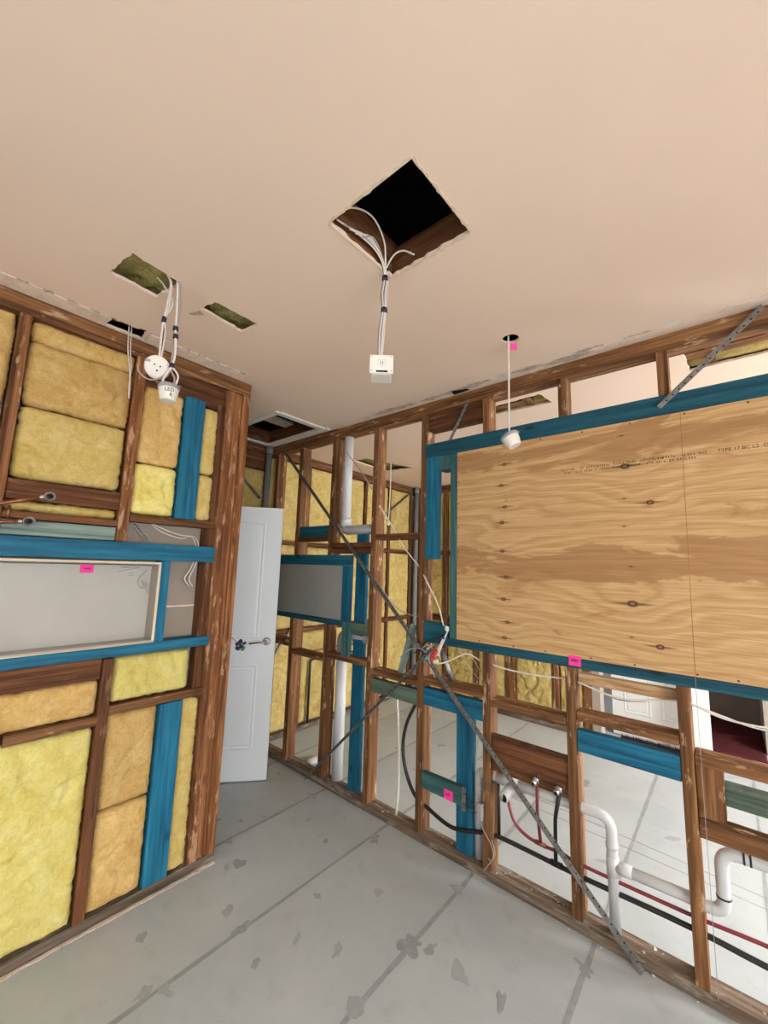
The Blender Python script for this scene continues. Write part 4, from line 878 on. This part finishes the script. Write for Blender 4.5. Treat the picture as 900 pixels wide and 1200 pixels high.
# wiring tangle on the left end of the sill
wt = empty('wiring_tangle', (-1.29, YB-.03, 1.08), 'tangle of white cables with red and navy tape at the sill corner', 'wiring')
for k in range(3):
    d = .006*k; cable('cable', [(-1.262+d, YB-.02, 1.20), (-1.235+d, YB-.035, 1.195-d), (-1.228, YB-.04, 1.165), (-1.262+d, YB-.035, 1.12), (-1.285+d, YB-.035, 1.07), (-1.31+d*2, YB-.03, 1.03)], .0042, 'cable_white', wt)
band((-1.255, YB-.036, 1.140), (.5, 0, 1), .014, 'tape_navy', wt, h=.014); lathe('cable_end', [(0, .016), (.010, .012), (.013, 0), (.009, -.012), (0, -.014)], 'white_plastic', wt, Matrix.Translation((-1.225, YB-.045, 1.19)), 10)
for k, (x, z, a) in enumerate([(-1.315, 1.035, .5), (-1.300, 1.052, .9), (-1.322, 1.010, .2)]): band((x, YB-.045, z), (a, 0, 1), .012, 'tape_red', wt, 'red_tape', .026)
for k, (x, z, m) in enumerate([(-1.352, 1.045, 'cyan_plastic'), (-1.360, 1.015, 'cyan_plastic'), (-1.345, 1.06, 'white_plastic'), (-1.30, 1.0, 'white_plastic')]):
    bm = bmesh.new(); add_box(bm, -.010, .010, -.007, .007, -.016, .016, .002); bm.transform(Matrix.Translation((x, YB-.040, z)) @ Matrix.Rotation(.4+k*.3, 4, 'Y')); bm_obj('connector', bm, m, wt)
for pts, rr, mt in [([(-1.30, YB-.03, .985), (-1.25, YB-.01, 1.0), (-1.17, YB+.01, 1.045), (-1.12, YB+.02, 1.06), (-1.03, YB+.03, 1.02)], .004, 'cable_white'), ([(-1.36, YB-.03, 1.02), (-1.345, YB-.02, .96), (-1.33, YB, .90)], .003, 'cable_white'),
                    ([(-1.20, YB+.02, 1.085), (-1.14, YB+.03, 1.0), (-1.08, YB+.04, .94), (-1.035, YB+.04, .91)], .0025, 'cable_grey'), ([(-1.13, YB+.02, 1.085), (-1.09, YB+.03, 1.02), (-1.035, YB+.04, .93)], .0025, 'cable_grey'),
                    ([(-1.36, YB-.045, 1.04), (-1.42, YB-.04, 1.055), (-1.50, YB-.035, 1.03), (-1.56, YB-.03, .98)], .004, 'cable_grey'), ([(-1.40, YB-.035, 1.08), (-1.36, YB-.045, 1.10), (-1.30, YB-.04, 1.13), (-1.25, YB-.03, 1.11)], .0025, 'pipe_black'),
                    ([(-1.46, YB-.035, 1.02), (-1.40, YB-.05, 1.045), (-1.36, YB-.05, 1.03), (-1.33, YB-.045, 1.07), (-1.30, YB-.04, 1.05)], .003, 'pipe_black'), ([(-1.42, YB-.03, 1.0), (-1.385, YB-.05, 1.06), (-1.345, YB-.052, 1.085), (-1.31, YB-.045, 1.06)], .003, 'cable_grey'),
                    ([(-1.44, YB-.03, 1.09), (-1.38, YB-.045, 1.07), (-1.33, YB-.04, 1.10), (-1.28, YB-.035, 1.14)], .0025, 'pipe_black')]: cable('wire', pts, rr, mt, wt)
tag(tube('flexible_conduit', [(-1.30, YB+.02, 1.06), (-1.27, YB+.03, .97), (-1.24, YB+.04, .892)], .016, 'galvanised', None, 12), 'grey metal conduit leaning under the wiring tangle', 'conduit')
tag(timber('offcut', -1.715, -1.68, YB+.02, YB+.045, .866, 1.18, 'washed_timber', None, tilt=.0), 'greyish timber offcut leaning in the bay left of the tangle', 'offcut')
bpy.data.objects['offcut'].rotation_euler[1] += .30; bpy.data.objects['offcut'].location.x += .14
# wires and bracket by the left riser
wq = empty('loose_wire', (-1.05, YB, .3), 'thin loose wires looping round the stud by the white riser', 'wire')
for pts, mt in [([(-1.045, YB-.006, .70), (-1.065, YB-.006, .58), (-1.068, YB-.006, .46), (-1.06, YB-.02, .40), (-1.055, YB-.02, .33), (-1.03, YB-.012, .24), (-.985, YB-.01, .18), (-.972, YB-.01, .13), (-1.0, YB-.012, .08), (-1.02, YB-.012, .05)], 'cable_grey'),
                ([(-1.06, YB-.01, .44), (-1.04, YB-.015, .40), (-1.065, YB-.018, .37), (-1.05, YB-.02, .30)], 'cable_grey'), ([(-1.14, YB-.014, .36), (-1.08, YB-.016, .35), (-1.02, YB-.014, .335)], 'nail_steel'), ([(-1.14, YB-.014, .31), (-1.08, YB-.016, .30), (-1.02, YB-.014, .285)], 'nail_steel'),
                ([(-.98, YB-.008, .20), (-.965, YB-.008, .15), (-.985, YB-.008, .105), (-1.0, YB-.008, .11)], 'cable_grey')]: cable('wire', pts, .0022, mt, wq)
tag(box('junction_box', -1.052, -1.026, YB-.026, YB-.001, .272, .345, 'pvc_grey', None, .003), 'small grey bracket box on the stud by the white riser', 'bracket')
for lab, x0, x1 in [('thin string stretched low behind the studs, upper', .262, .32), ('thin string stretched low behind the studs, lower', .225, .27)]:
    tag(tube('string_line', [(-1.03, YB+.3, x1), (.4, YB+.3, x0)], .0012, 'cable_grey', None, 5), lab, 'string')
tag(tube('plumb_string', [(-.128, YB-.004, 1.13), (-.128, YB-.003, .04)], .0010, 'cable_grey', None, 5), 'thin plumb string hanging from the plywood by the rightmost stud', 'string')

# crumbs of plaster on the bottom plates
bm = bmesh.new(); rg = random.Random(11)
for k in range(260):
    if rg.random() < .75: x = rg.uniform(-2.4, .2); y = YB+rg.choice((rg.uniform(-.018, -.004), rg.uniform(.005, .08))); z = .001 if y < YB else .046
    else: x, y, z = XA+rg.uniform(.003, .02), rg.uniform(.2, 1.2), .001
    if any(s0-.012 < x < s0+.056 for s0 in STUDS) and y > YB: continue
    q = rg.uniform(.003, .008)*(1.6 if rg.random() < .1 else 1)
    vs = [bm.verts.new((x+q*rg.uniform(-1, 1), y+q*rg.uniform(-1, 1), z+h)) for h in (0, 0, 0, q*.8)]
    for f in ((0, 1, 2), (0, 1, 3), (1, 2, 3), (0, 2, 3)): bm.faces.new([vs[i] for i in f])
tag(bm_obj('plaster_crumbs', bm, 'crumb'), 'plaster crumbs scattered along the floor plates', 'debris', kind='stuff')
